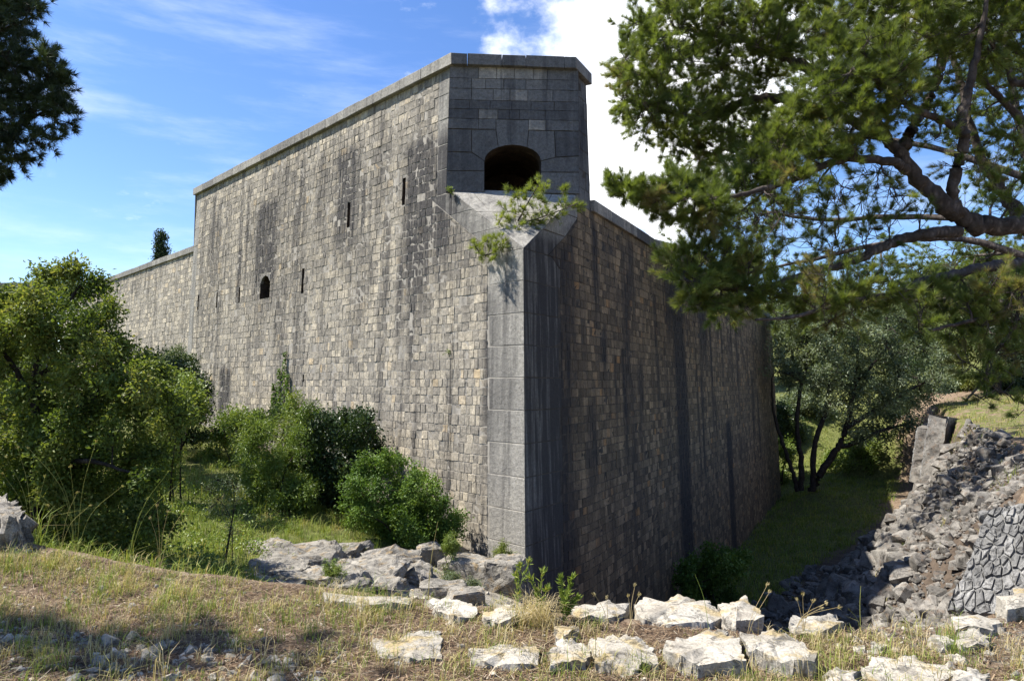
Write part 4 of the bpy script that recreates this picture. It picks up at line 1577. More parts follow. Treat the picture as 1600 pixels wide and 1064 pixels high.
# boulders under the corner and the rock outcrop
def boulder(name, label, cpt, sx, sy, sz, seed, yaw=0.0, amp=.16, cuts=5, boxy=.35, mat='outcrop', group='boulders'):
    bm = rough_rock(hull_rock(seed, sx, sy, sz, 26, boxy), cuts, amp * min(sx, sy, sz), 1.6 / max(sx, sz), seed, amp * .5 * min(sx, sy, sz))
    V, F = bm_arrays(bm)
    ca, sa = math.cos(yaw), math.sin(yaw)
    V = V @ np.array([[ca, sa, 0], [-sa, ca, 0], [0, 0, 1]])
    return tag(put(name, V + np.array(cpt), F, M[mat], attrs={'tone': np.full(len(V), .5)}), label, 'rock', group)


boulder('boulder', 'large split grey boulder under the bastion corner', at(754, 903, 14.6), 1.05, .7, .48, 11, -.45)
boulder('boulder', 'jagged grey boulder end at the foot of the corner, right of the small plant', at(790, 908, 14.2), .42, .5, .55, 12, -.3)
boulder('boulder', 'rounded boulder beside the dense shrub', at(672, 878, 14.9), .34, .36, .42, 13, .2)
boulder('boulder', 'low grey rock below the rounded boulder', at(690, 925, 12.4), .5, .3, .2, 14, .1)
boulder('boulder', 'flat grey rock below the large split boulder', at(725, 932, 12.0), .4, .28, .16, 15, .3)
# the outcrop: one ledge of rock built from overlapping fractured beds
outc = empty('rock_outcrop', (*at(500, 870, 11.5)[:2], Hz(np.array([-3.2]), np.array([11.5]))[0] - .2))
tag(outc, 'low fractured limestone outcrop in the grass left of the boulders', 'rock')
for i, (x, y, Y, sx, sy, sz, yw) in enumerate([(560, 872, 12.4, .95, .7, .22, -.1), (470, 852, 13.0, .9, .8, .2, .2), (610, 852, 13.6, .75, .5, .26, .1), (505, 893, 10.9, .75, .5, .2, -.2), (590, 900, 10.9, .55, .36, .24, .15),
                                              (430, 880, 11.2, .6, .5, .15, .3), (640, 872, 13.0, .5, .45, .26, .0), (540, 838, 14.2, .6, .5, .16, 0), (420, 845, 13.6, .5, .5, .14, .5), (545, 905, 10.4, .35, .25, .2, .1), (440, 912, 9.8, .35, .22, .1, .1)]):
    p = at(x, y, Y)
    p[2] = float(Hz(np.array([p[0]]), np.array([p[1]]))[0]) + sz * .15
    bm = rough_rock(hull_rock(500 + i, sx, sy, sz, 26, .4), 5, .25 * sz + .05, 2.4, 500 + i, .1)
    V, F = bm_arrays(bm)
    V = V @ np.array([[math.cos(yw), math.sin(yw), 0], [-math.sin(yw), math.cos(yw), 0], [0, 0, 1]])
    put('rock_bed', V + p, F, M['outcrop'], outc, attrs={'tone': np.full(len(V), rng.uniform(.3, .7))})

# loose pebbles on the near ground and the path
near = [(-6, 3.0), (6, 3.0), (6, 5.6), (3.0, 4.9), (1.7, 4.6), (.3, 5.0), (-1.6, 5.8), (-3.2, 6.2), (-6, 7)]
pp = np.concatenate([sample_poly(near, 1500), sample_poly([(1.5, 3.2), (6, 3.2), (6, 5.6), (2.5, 4.8)], 800), sample_poly([(-3.8, 3.3), (-1.0, 3.3), (-1.0, 4.3), (-3.8, 4.8)], 900), sample_poly(ROCKY, 500), sample_poly(LEFT_GREEN[2:9], 60)])
ps = np.clip(np.exp(rng.normal(math.log(.011), .5, len(pp))), .004, .035)
ps[-560:] *= 2.2
ps[2300:3200] *= rng.uniform(1, 2, 900)
peb = scatter_rocks(np.c_[pp, Hz(pp[:, 0], pp[:, 1]) + ps * .2], ps).build('pebbles', M['kerb'])
fp = sample_poly([(1.5, 3.3), (6, 3.3), (6, 5.5), (2.6, 4.75), (1.9, 4.6)], 170)
fs = np.clip(np.exp(rng.normal(math.log(.035), .45, len(fp))), .015, .09)
flat = scatter_rocks(np.c_[fp, Hz(fp[:, 0], fp[:, 1]) + fs * .1], fs).build('stone_chips', M['kerb'])
tag(flat, 'pale broken stone chips in the dry grass at right', 'gravel', kind='stuff')
tag(peb, 'scattered pale pebbles and stone chips on the ground', 'pebbles', kind='stuff')

# ------------------------------------------------------------------ plants
def catmull(P, n=6):
    P = np.asarray(P, float)
    if len(P) < 3:
        t = np.linspace(0, 1, n + 1)[:, None]
        return P[0] + (P[-1] - P[0]) * t
    Q = np.concatenate([[2 * P[0] - P[1]], P, [2 * P[-1] - P[-2]]])
    out = []
    for i in range(1, len(Q) - 2):
        for t in np.linspace(0, 1, n, endpoint=False):
            a, b, c, d = Q[i - 1], Q[i], Q[i + 1], Q[i + 2]
            out.append(.5 * (2 * b + (c - a) * t + (2 * a - 5 * b + 4 * c - d) * t * t + (3 * b - a - 3 * c + d) * t ** 3))
    out.append(P[-1])
    return np.array(out)


def tube(S, P, R, sides=5, tone=.5):
    P = np.asarray(P, float)
    R = np.asarray(R, float)
    n = len(P)
    T = unit(np.gradient(P, axis=0))
    ref = np.where(np.abs(T[:, 2:3]) > .9, np.array([[1., 0, 0]]), np.array([[0, 0, 1.]]))
    U = unit(np.cross(T, ref)); W = np.cross(T, U)
    a = np.linspace(0, 2 * math.pi, sides, endpoint=False)
    V = P[:, None] + R[:, None, None] * (np.cos(a)[None, :, None] * U[:, None] + np.sin(a)[None, :, None] * W[:, None])
    i = np.arange(n - 1)[:, None] * sides; k = np.arange(sides)[None]; k2 = (k + 1) % sides
    F = np.stack([i + k, i + k2, i + sides + k2, i + sides + k], -1).reshape(-1, 4)
    S.add(V, F, tone)


def ball(n):
    return unit(rng.normal(0, 1, (n, 3))) * rng.random((n, 1)) ** (1 / 3)


def needles(A, D, k, length, width, tone, spread=.7, tmin=0.0):
    """k needles per tuft as thin triangles"""
    n = len(A)
    dirs = unit(D[:, None] + rng.normal(0, spread, (n, k, 3)))
    ln = length * rng.uniform(.7, 1.15, (n, k, 1))
    base = A[:, None] + dirs * (ln * rng.uniform(0, .25, (n, k, 1)))
    side = unit(np.cross(dirs, rng.normal(0, 1, (n, k, 3)))) * (width * .5)
    V = np.stack([base - side, base + side, base + dirs * ln], 2).reshape(-1, 3)
    F = np.arange(n * k * 3).reshape(-1, 3)
    tn = np.repeat(np.clip(np.repeat(tone, k) + rng.normal(0, .12, n * k), 0, 1), 3)
    return V, F, tn


def leaves(A, D, k, length, width, tone, scatter, up=.5):
    n = len(A)
    pos = A[:, None] + rng.normal(0, scatter, (n, k, 3))
    d = unit(D[:, None] * .6 + rng.normal(0, .7, (n, k, 3)))
    nr = unit(rng.normal(0, .7, (n, k, 3)) + np.array([0, 0, up]))
    side = unit(np.cross(d, nr))
    nr = np.cross(side, d)
    ln = length * rng.uniform(.6, 1.2, (n, k, 1)); wd = width * rng.uniform(.7, 1.2, (n, k, 1))
    V = np.stack([pos, pos + d * ln * .45 + side * wd * .5 + nr * wd * .18, pos + d * ln - nr * ln * .08, pos + d * ln * .45 - side * wd * .5 + nr * wd * .18], 2).reshape(-1, 3)
    F = np.arange(n * k * 4).reshape(-1, 4)
    tn = np.repeat(np.clip(np.repeat(tone, k) + rng.normal(0, .16, n * k), 0, 1), 4)
    return V, F, tn


def sample_region(P, n, mind):
    """n scattered pixels inside an outline, no closer than mind"""
    P = np.asarray(P, float)
    lo, hi = P.min(0), P.max(0)
    Q = rng.uniform(lo, hi, (n * 30, 2))
    Q = Q[inpoly(Q[:, 0], Q[:, 1], P)]
    pts = np.zeros((0, 2))
    for q in Q:
        if not len(pts) or np.min(((pts - q) ** 2).sum(1)) > mind ** 2:
            pts = np.concatenate([pts, q[None]])
            if len(pts) >= n:
                break
    return list(pts)


def woody(limbs, clumps, n_sub=8, per=5, twig=.006, droop=.1, sides=7, branch_r=.02, sub_sides=3, reach=.35):
    """limbs: (points, radii). clumps: (centre, radius). Returns wood soup, tuft points, tuft directions, clump index"""
    S = Soup()
    NP, NR = [], []
    for P, R in limbs:
        Q = catmull(P, 7)
        r = np.interp(np.linspace(0, 1, len(Q)), np.linspace(0, 1, len(R)), R)
        Q[1:-1] += rng.normal(0, 1, Q[1:-1].shape) * r[1:-1, None] * .18
        tube(S, Q, r * (1 + rng.normal(0, .05, len(r))), sides)
        NP.append(Q); NR.append(r)
    NP, NR = np.concatenate(NP), np.concatenate(NR)
    if len(clumps):
        dd = [np.min(np.linalg.norm(NP - k_[0], axis=1)) for k_ in clumps]
        clumps = [clumps[i] for i in np.argsort(dd)]
    A, D, CI = [], [], []
    for ci, (c, r, *dn) in enumerate(clumps):
        c = np.asarray(c, float)
        dist = np.linalg.norm(NP - c, axis=1)
        i = int(np.argmin(dist + rng.random(len(dist)) * .15 * dist.min() + np.where(NR < branch_r * .25, reach, 0)))
        p0, L = NP[i], dist[i]
        r0 = min(NR[i] * .75, branch_r * (.5 + L * .5))
        mid = (p0 + c) / 2 + rng.normal(0, .1, 3) * L + np.array([0, 0, -droop * L])
        Q = catmull([p0, mid, c], 5)
        rr = np.linspace(r0, max(twig * 1.3, r0 * .35), len(Q))
        tube(S, Q, rr, 5)
        NP = np.concatenate([NP, Q[2:]]); NR = np.concatenate([NR, rr[2:]])
        ends = c + ball(n_sub) * r
        for e in ends:
            k = rng.integers(len(Q) // 3, len(Q))
            q0 = Q[k]
            m2 = (q0 + e) / 2 + rng.normal(0, .12, 3) * r + np.array([0, 0, -droop * .3 * r])
            q = np.array([q0, m2, e])
            tube(S, q, [twig * 1.2, twig, twig * .5], sub_sides)
            t = rng.uniform(.35, 1.0, per); t[0] = 1.0
            pts = np.where(t[:, None] < .5, q0 + (m2 - q0) * t[:, None] * 2, m2 + (e - m2) * (t[:, None] - .5) * 2)
            if dn and rng.random() > dn[0]:
                continue
            A.append(pts); D.append(np.repeat(unit(e - q0)[None], per, 0)); CI += [ci] * per
    if A:
        return S, np.concatenate(A), np.concatenate(D), np.array(CI)
    return S, np.zeros((0, 3)), np.zeros((0, 3)), np.zeros(0, int)


def plant(name, label, cat, root, limbs, clumps, leaf, mat, barkmat, group=None, tone=(.5, .18), trunk_name='trunk', crown_name='crown', **kw):
    S, A, D, CI = woody(limbs, clumps, **kw)
    e = empty(name, root)
    tag(e, label, cat, group)
    S.build(trunk_name, barkmat, e, origin=np.array(root, float), smooth=True)
    ct = np.clip(rng.normal(tone[0], tone[1], max(1, len(clumps))), 0, 1)
    V, F, tn = leaf(A, D, ct[CI])
    put(crown_name, V, F, mat, e, origin=np.array(root, float), attrs={'tone': tn})
    return e


def zg(x, y):
    return float(Hz(np.array([x]), np.array([y]))[0])


def limb(pixs, Ys, rpx):
    """limb through photo pixels at depths Ys, radii in pixels"""
    P = [at(x, y, Y) for (x, y), Y in zip(pixs, Ys)]
    R = [r * Y / F_PX for r, Y in zip(rpx, Ys)]
    return (P, R)


def region_clumps(P, n, mind, Y0, Y1, r0, r1, dens=None):
    out = []
    for (x, y) in sample_region(P, n, mind):
        Y = rng.uniform(Y0, Y1)
        out.append((at(x, y, Y), rng.uniform(r0, r1)) + (() if dens is None else (dens,)))
    return out


# ---- the big pine whose limbs reach in from the right
tr = np.array([10.3, 9.6]); trz = zg(*tr)
j0 = at(1700, 372, 9.6)
pl = [([(tr[0], tr[1], trz - .2), (tr[0] - .1, tr[1], trz + 1.6), (tr[0] - .3, tr[1] + .1, trz + 3.0), (9.7, 9.7, 4.2), (9.3, 9.7, 6.0), (9.0, 9.9, 8.5)], [.30, .25, .22, .2, .16, .09]),
      ([(tr[0] - .3, tr[1] + .1, trz + 3.0), j0, at(1600, 352, 9.5), at(1530, 351, 9.4), at(1482, 326, 9.3), at(1442, 290, 9.3), at(1408, 246, 9.3), at(1386, 214, 9.4)], [.2, .15, .132, .126, .116, .104, .09, .068]),
      limb([(1406, 244), (1422, 206), (1446, 165), (1468, 110), (1482, 50), (1500, -40)], [9.3, 9.35, 9.4, 9.5, 9.6, 9.7], [10, 9, 8.5, 7.5, 6, 4]),
      limb([(1502, 342), (1489, 300), (1498, 256), (1507, 215), (1502, 190), (1512, 140), (1530, 70), (1545, -20)], [9.35, 9.2, 9.1, 9.0, 9.0, 9.0, 8.9, 8.8], [10, 9, 8.5, 8, 8, 6.5, 5, 3]),
      limb([(1504, 205), (1470, 188), (1440, 176), (1400, 150), (1368, 124), (1330, 110)], [9.0, 8.9, 8.8, 8.7, 8.6, 8.5], [6, 5.5, 5, 4, 3, 2]),
      limb([(1600, 340), (1572, 312), (1550, 275), (1528, 236), (1496, 110), (1470, 60)], [10.4, 10.5, 10.6, 10.7, 10.9, 11], [11, 9, 8, 7, 5, 3]),
      limb([(1500, 362), (1450, 366), (1397, 378), (1346, 402), (1290, 420), (1245, 432), (1180, 452), (1110, 446), (1060, 420)], [9.4, 9.3, 9.2, 9.1, 9.0, 8.9, 8.7, 8.6, 8.5], [10, 9, 8, 7, 6, 5, 4, 3, 2]),
      limb([(1700, 415), (1600, 412), (1549, 416), (1498, 427), (1447, 437), (1397, 458), (1330, 470), (1240, 495), (1180, 500)], [9.0, 8.9, 8.8, 8.7, 8.6, 8.5, 8.3, 8.2, 8.1], [9, 8, 7.5, 7, 6, 5, 4, 3, 2]),
      limb([(1420, 266), (1387, 252), (1316, 250), (1245, 279), (1184, 298), (1120, 310), (1040, 300), (985, 292)], [9.3, 9.0, 8.8, 8.6, 8.5, 8.4, 8.3, 8.3], [8, 7, 6, 5, 4, 3, 2, 1.5]),
      limb([(1386, 216), (1340, 160), (1268, 110), (1210, 82), (1150, 60), (1060, 45)], [9.4, 9.5, 9.6, 9.7, 9.8, 9.8], [8, 8, 8, 6.5, 5, 3]),
      limb([(1386, 216), (1310, 182), (1212, 155), (1160, 160), (1100, 185), (1040, 175), (990, 150)], [9.4, 9.7, 10, 10.1, 10.2, 10.2, 10.2], [7, 7, 8, 6.5, 4.5, 3.5, 2]),
      limb([(1700, 480), (1600, 468), (1560, 490), (1500, 505), (1440, 520)], [8.6, 8.5, 8.5, 8.4, 8.3], [6, 5, 4, 3, 2]),
      limb([(1600, 468), (1580, 520), (1545, 562), (1540, 590), (1510, 625)], [8.5, 8.5, 8.6, 8.6, 8.6], [4, 3.5, 3, 2, 1.5]),
      limb([(1690, 60), (1600, 130), (1570, 100), (1540, 40), (1520, -30)], [9.5, 9.6, 9.7, 9.8, 9.9], [7, 6, 5, 4, 3]),
      limb([(1690, 250), (1600, 190), (1560, 150), (1530, 120)], [10, 10, 10, 10], [7, 6, 5, 4])]
D1 = [(962, 100), (985, 25), (1030, 8), (1060, -30), (1610, -60), (1610, 70), (1540, 110), (1480, 70), (1400, 90), (1330, 60), (1290, 60), (1250, 70), (1200, 130), (1160, 150), (1110, 160), (1080, 200), (1060, 235), (1010, 215), (968, 170)]
D2 = [(1275, 100), (1330, 50), (1430, 80), (1420, 160), (1350, 230), (1290, 240), (1240, 262), (1170, 292), (1120, 300), (1150, 262), (1210, 210), (1235, 150)]
D2b = [(1050, 240), (1110, 170), (1200, 170), (1230, 200), (1160, 250), (1090, 275)]
D3 = [(955, 282), (1010, 290), (1060, 270), (1130, 300), (1120, 350), (1070, 358), (1010, 330)]
D4 = [(1130, 330), (1250, 285), (1380, 262), (1440, 330), (1400, 360), (1300, 390), (1200, 390), (1140, 370)]
D5 = [(1045, 385), (1110, 372), (1190, 400), (1200, 455), (1150, 500), (1090, 480), (1055, 430)]
D6 = [(1195, 440), (1300, 425), (1450, 440), (1600, 420), (1610, 500), (1500, 520), (1400, 490), (1300, 505), (1215, 505)]
D7 = [(1410, 120), (1610, 90), (1610, 330), (1560, 300), (1500, 270), (1430, 230)]
D8 = [(1480, 520), (1610, 480), (1610, 640), (1540, 620), (1500, 560)]
cl_ = (region_clumps(D1, 240, 17, 8.9, 10.6, .26, .42) + region_clumps(D2, 85, 18, 8.4, 9.4, .24, .38) + region_clumps(D2b, 30, 20, 9.5, 10.3, .24, .36)
       + region_clumps(D3, 34, 15, 8.1, 8.6, .14, .26) + region_clumps(D4, 42, 22, 8.3, 9.4, .24, .4, .28) + region_clumps(D5, 34, 18, 8.3, 8.9, .18, .32, .8)
       + region_clumps(D6, 60, 22, 8.0, 9.0, .22, .38, .6) + region_clumps(D7, 44, 26, 8.8, 10.8, .24, .4, .45) + region_clumps(D8, 16, 30, 8.3, 8.8, .2, .34, .4))
for q in [(960, 285), (975, 300), (1004, 296), (968, 180), (1020, 30), (1045, 15), (965, 110), (1255, 275), (1310, 240)]:
    cl_.append((at(*q, 8.4 if q[1] > 200 else 9.8), .14))
# crown above and beyond the frame, same tree
for _ in range(70):
    p = np.array([rng.uniform(5.0, 13), rng.uniform(7.5, 12.5), rng.uniform(7.6, 10)])
    cl_.append((p, rng.uniform(.4, .6)))
pine_leaf = lambda A, D, t: needles(A, unit(D * .7 + np.array([0, 0, .35])), 34, .098, .0044, t, .5)
plant('pine_tree', 'large pine reaching in from the right with thick curved limbs', 'tree', (tr[0], tr[1], trz), pl, cl_, pine_leaf, M['pine'], M['bark'], tone=(.6, .2), n_sub=11, per=7, twig=.0045, droop=.12, branch_r=.024, sides=10, reach=.2)

# ---- a second pine behind it, rooted on the plateau and overhanging the rubble slope
t3 = np.array([17.6, 20.0]); t3z = zg(*t3)
pl3 = [([(t3[0], t3[1], t3z - .2), (17.3, 20.3, 3), (16.6, 20.8, 6.5), (16.2, 21.3, 10), (16, 21.5, 13)], [.34, .28, .22, .15, .07]),
       ([(16.9, 20.6, 5.0), (14.8, 21.6, 6.2), (12.8, 22.6, 6.4), (10.4, 24.0, 6.0), at(1150, 430, 25)], [.14, .11, .08, .06, .03]),
       ([(17.0, 20.5, 4.0), (14.5, 22.5, 4.4), (12.4, 24, 4.6), (10.2, 25, 4.9)], [.12, .09, .06, .025]),
       ([(16.4, 21, 8.0), (14, 22.5, 9.6), (11.5, 24, 10.6), at(1200, 220, 25), at(1110, 240, 26)], [.12, .09, .07, .05, .03]),
       ([(16.6, 20.8, 6.5), (14.5, 24, 7.6), (12.5, 27, 8.2), at(1190, 330, 28), at(1130, 320, 29)], [.13, .1, .08, .05, .03]),
       ([(16.9, 20.6, 5.4), (17.5, 23.5, 6.2), (17.6, 26.5, 6.6)], [.12, .08, .03])]
cl3 = (region_clumps([(1190, 40), (1420, 60), (1600, 100), (1600, 300), (1540, 310), (1490, 220), (1400, 130), (1260, 170), (1200, 130)], 62, 26, 21, 25, .6, 1.0)
       + region_clumps([(1190, 440), (1330, 420), (1480, 400), (1600, 390), (1600, 500), (1480, 490), (1350, 480), (1220, 490)], 34, 30, 21, 26, .55, .9)
       + region_clumps([(1230, 400), (1400, 375), (1600, 380), (1600, 470), (1420, 470), (1260, 470)], 44, 24, 24, 31, .6, 1.0)
       + region_clumps([(1100, 290), (1180, 250), (1260, 225), (1292, 262), (1240, 330), (1185, 385), (1110, 365)], 56, 15, 22, 31, .6, .95, .7)
       + region_clumps(D5, 16, 22, 22, 28, .6, .9, .7) + region_clumps([(1070, 250), (1110, 180), (1230, 170), (1290, 230), (1180, 285), (1080, 310)], 30, 20, 23, 28, .7, 1.0)
       + region_clumps([(1480, 310), (1600, 310), (1600, 400), (1500, 390)], 12, 32, 22, 27, .55, .9)
       + region_clumps([(1420, -30), (1610, -30), (1610, 110), (1450, 60)], 16, 36, 21, 26, .7, 1.0))
plant('pine_tree', 'second pine behind the large one, its boughs hanging over the rubble', 'tree', (t3[0], t3[1], t3z), pl3, cl3, lambda A, D, t: needles(A, unit(D * .7 + np.array([0, 0, .3])), 24, .19, .017, t, .7), M['pine'], M['bark'], tone=(.5, .2), n_sub=8, per=5, twig=.009, droop=.08, branch_r=.05, reach=.4)

# ---- the pine at the upper left, trunk outside the frame
t2 = np.array([-20.5, 17.5]); t2z = zg(*t2)
pl2 = [([(t2[0], t2[1], t2z - .2), (-20, 18, 6), (-19, 18.5, 10), (-18, 19, 14)], [.42, .34, .26, .12]),
       ([(-19.8, 18.1, 7.5), (-17, 19, 8.3), (-15, 19.5, 9), (-13.6, 19.5, 9.6)], [.16, .11, .07, .03]),
       ([(-19, 18.5, 10), (-16, 19.3, 11.5), (-14.2, 19.6, 12.5)], [.14, .09, .03])]
DL = [(-90, -70), (40, -60), (52, 0), (40, 40), (58, 70), (92, 110), (98, 150), (88, 200), (60, 222), (25, 215), (40, 238), (8, 262), (-90, 300)]
cl2 = region_clumps(DL, 125, 17, 18.6, 20.6, .45, .72)
for q in [(2, 276), (100, 128), (102, 165), (50, 20), (45, -5), (88, 90)]:
    cl2.append((at(*q, 19.5), .27))
plant('pine_tree', 'dark pine crown at the upper left against the blue sky', 'tree', (t2[0], t2[1], t2z), pl2, cl2, lambda A, D, t: needles(A, unit(D * .7 + np.array([0, 0, .35])), 26, .215, .018, t, .7), M['pine_dark'], M['bark_dark'],
      tone=(.5, .2), n_sub=9, per=5, twig=.01, droop=.05, branch_r=.05)
# ---- the pine beside the viewer at left: outside the frame, it throws the shade on the near ground
t4 = np.array([-11.5, 5.4]); t4z = zg(*t4)
pl4 = [([(t4[0], t4[1], t4z - .2), (-11.3, 5.3, 3), (-10.9, 5.1, 6), (-10.5, 5, 9)], [.24, .2, .15, .07]), ([(-11.2, 5.3, 4.4), (-9.2, 4.9, 6.0), (-8.0, 4.7, 6.8), (-6.8, 4.5, 7.4)], [.1, .08, .05, .02])]
cl4 = [(np.array([rng.uniform(-9.3, -6.1), rng.uniform(4.15, 4.95), rng.uniform(6.7, 8.0)]), rng.uniform(.26, .42)) for _ in range(24)]
plant('pine_tree', 'pine standing just outside the left edge, its shadow dappling the near ground', 'tree', (t4[0], t4[1], t4z), pl4, cl4, lambda A, D, t: needles(A, unit(D * .7 + np.array([0, 0, .35])), 22, .12, .0105, t, .7), M['pine_dark'], M['bark_dark'],
      tone=(.5, .2), n_sub=9, per=5, twig=.006, droop=.05, branch_r=.03)

# ---- evergreen oak on the left
o1 = at(60, 800, 10.0)[:2]; o1z = zg(*o1)
lo = [([(o1[0], o1[1], o1z - .1), at(58, 730, 10.0), at(56, 640, 10.0), at(60, 560, 10.1), at(95, 490, 10.1), at(130, 440, 10.2)], [.085, .075, .065, .05, .035, .015]),
      ([at(56, 640, 10.0), at(20, 570, 9.8), at(-30, 510, 9.8)], [.05, .035, .015]),
      ([at(58, 700, 10.0), at(120, 640, 9.7), at(190, 590, 9.6), at(225, 570, 9.6)], [.05, .035, .025, .01]),
      ([at(58, 740, 10.0), at(130, 720, 9.3), at(210, 740, 9.0)], [.05, .035, .015]),
      ([at(58, 590, 10.05), at(110, 545, 10.2), at(160, 490, 10.3)], [.04, .03, .012])]
OAK = [(-60, 468), (45, 466), (66, 446), (110, 436), (158, 456), (174, 490), (186, 530), (222, 560), (248, 600), (282, 640), (255, 690), (242, 740), (262, 800), (250, 850), (200, 868), (140, 860), (80, 845), (30, 800), (-60, 790)]
clo = region_clumps(OAK, 185, 19, 8.9, 11.4, .17, .28)
for q in [(68, 428), (120, 420), (100, 422), (150, 440), (20, 462), (230, 575), (250, 620), (290, 640)]:
    clo.append((at(*q, 10.1), .14))
oak_leaf = lambda A, D, t: leaves(A, D, 10, .066, .038, t, .07, .6)
plant('evergreen_oak', 'large leafy evergreen tree at the left, below the sky', 'tree', (o1[0], o1[1], o1z), lo, clo, oak_leaf, M['oak'], M['bark_dark'], tone=(.6, .22), n_sub=8, per=6, twig=.004, droop=0, branch_r=.018)


def shrub(name, label, region, n, mind, Y0, Y1, r0, r1, mat, lf, base_px, base_Y, cat='shrub', group='shrubs along the bastion foot', stems=5, br=.016, n_sub=8, per=6, tone=(.5, .2)):
    b = at(*base_px, base_Y)[:2]
    bz = zg(*b)
    cl = region_clumps(region, n, mind, Y0, Y1, r0, r1)
    for k in range(len(cl) // 3):
        c_, r_ = cl[rng.integers(len(cl))][:2]
        f_ = rng.uniform(.2, .6)
        cl.append((np.array([b[0] + (c_[0] - b[0]) * (.45 + f_ * .6), b[1] + (c_[1] - b[1]) * f_, bz + (c_[2] - bz) * f_]), r_ * .85))
    lim = []
    for k in range(stems):
        c, r = cl[rng.integers(len(cl))]
        c = np.array(c)
        p0 = np.array([b[0] + rng.normal(0, .12), b[1] + rng.normal(0, .12), bz - .05])
        lim.append(([p0, (p0 + c) / 2 + np.array([*rng.normal(0, .1, 2), .15]), c], [br * 1.4, br, br * .5]))
    return plant(name, label, cat, (b[0], b[1], bz), lim, cl, lf, mat, M['bark_dark'], group, tone, trunk_name='stem', crown_name='foliage', n_sub=n_sub, per=per, twig=.004, droop=0, branch_r=br, sides=5)


lf_small = lambda A, D, t: leaves(A, D, 12, .075, .042, t, .075, .6)
lf_mid = lambda A, D, t: leaves(A, D, 11, .10, .055, t, .1, .6)
lf_fine = lambda A, D, t: leaves(A, D, 13, .09, .03, t, .09, .5)
shrub('shrub', 'dense dark green rounded shrub against the wall foot, nearest the corner', [(534, 770), (565, 715), (610, 712), (640, 738), (676, 742), (690, 770), (714, 810), (710, 850), (660, 858), (600, 845), (545, 810)], 62, 17, 15.2, 16.9, .2, .34, M['bush'], lf_small, (625, 850), 16.0)
shrub('shrub', 'tall light green feathery shrub below the ivy', [(375, 700), (395, 660), (430, 640), (460, 625), (490, 640), (492, 700), (500, 770), (470, 792), (410, 785), (380, 745)], 52, 17, 16.5, 19, .22, .38, M['bush_light'], lf_fine, (440, 790), 17.2)
shrub('shrub', 'dark tangled shrub between the light green one and the dense one', [(480, 665), (530, 648), (580, 655), (588, 700), (560, 740), (535, 780), (500, 785), (490, 720)], 38, 17, 17.2, 19.2, .2, .36, M['bush_dark'], lf_mid, (525, 780), 18.0)
shrub('shrub', 'leafy climber mound on the wall foot beside the dark shrub', [(450, 640), (480, 650), (520, 655), (575, 658), (586, 690), (540, 690), (480, 690)], 18, 17, 19.0, 20.5, .18, .3, M['bush'], lf_mid, (530, 720), 19.4)
shrub('shrub', 'low bramble thicket at the wall foot, left of the light green shrub', [(322, 668), (360, 650), (400, 640), (425, 655), (410, 690), (350, 690), (325, 685)], 30, 14, 20.5, 24, .22, .4, M['bush_light'], lf_mid, (370, 690), 22.0)
shrub('shrub', 'dark evergreen shrub at the far left end of the bastion', [(215, 570), (250, 555), (290, 565), (318, 600), (325, 650), (290, 660), (240, 640), (215, 610)], 38, 14, 20, 24, .3, .5, M['bush_dark'], lf_mid, (280, 660), 22.0, br=.03)
shrub('shrub', 'yellow green shrub in front of the dark evergreen shrub', [(225, 625), (255, 600), (300, 605), (314, 640), (270, 652), (232, 650)], 26, 12, 15.5, 18, .2, .34, M['bush_light'], lf_mid, (265, 660), 16.8, tone=(.75, .15))
shrub('shrub', 'silvery grey shrub rising behind the dark evergreen shrub', [(235, 560), (262, 545), (292, 552), (296, 580), (260, 585), (240, 580)], 12, 14, 25, 27, .3, .45, M['silver'], lf_fine, (265, 600), 26, br=.03)
shrub('shrub', 'low dark creeper at the foot of the shaded wall in the ditch', [(1072, 872), (1110, 858), (1155, 862), (1168, 876), (1145, 893), (1100, 912), (1074, 932), (1064, 908)], 40, 15, 22, 30, .18, .34, M['bush'], lambda A, D, t: leaves(A, D, 8, .14, .08, t, .12, .6), (1110, 880), 26.0, group='shrubs in the ditch', br=.03)
shrub('shrub', 'bright green bush beyond the multi stemmed tree', [(1300, 715), (1330, 692), (1365, 690), (1382, 712), (1360, 735), (1310, 740)], 22, 11, 50, 54, .5, .8, M['bush_light'], lambda A, D, t: leaves(A, D, 8, .22, .12, t, .2, .6), (1345, 735), 52, group='shrubs in the ditch', br=.05)
shrub('shrub', 'green bush at the far corner of the shaded wall', [(1206, 700), (1218, 688), (1232, 700), (1230, 718), (1210, 718)], 8, 9, 53, 56, .4, .7, M['bush_light'], lambda A, D, t: leaves(A, D, 8, .22, .12, t, .2, .6), (1218, 718), 54, group='shrubs in the ditch', br=.05)

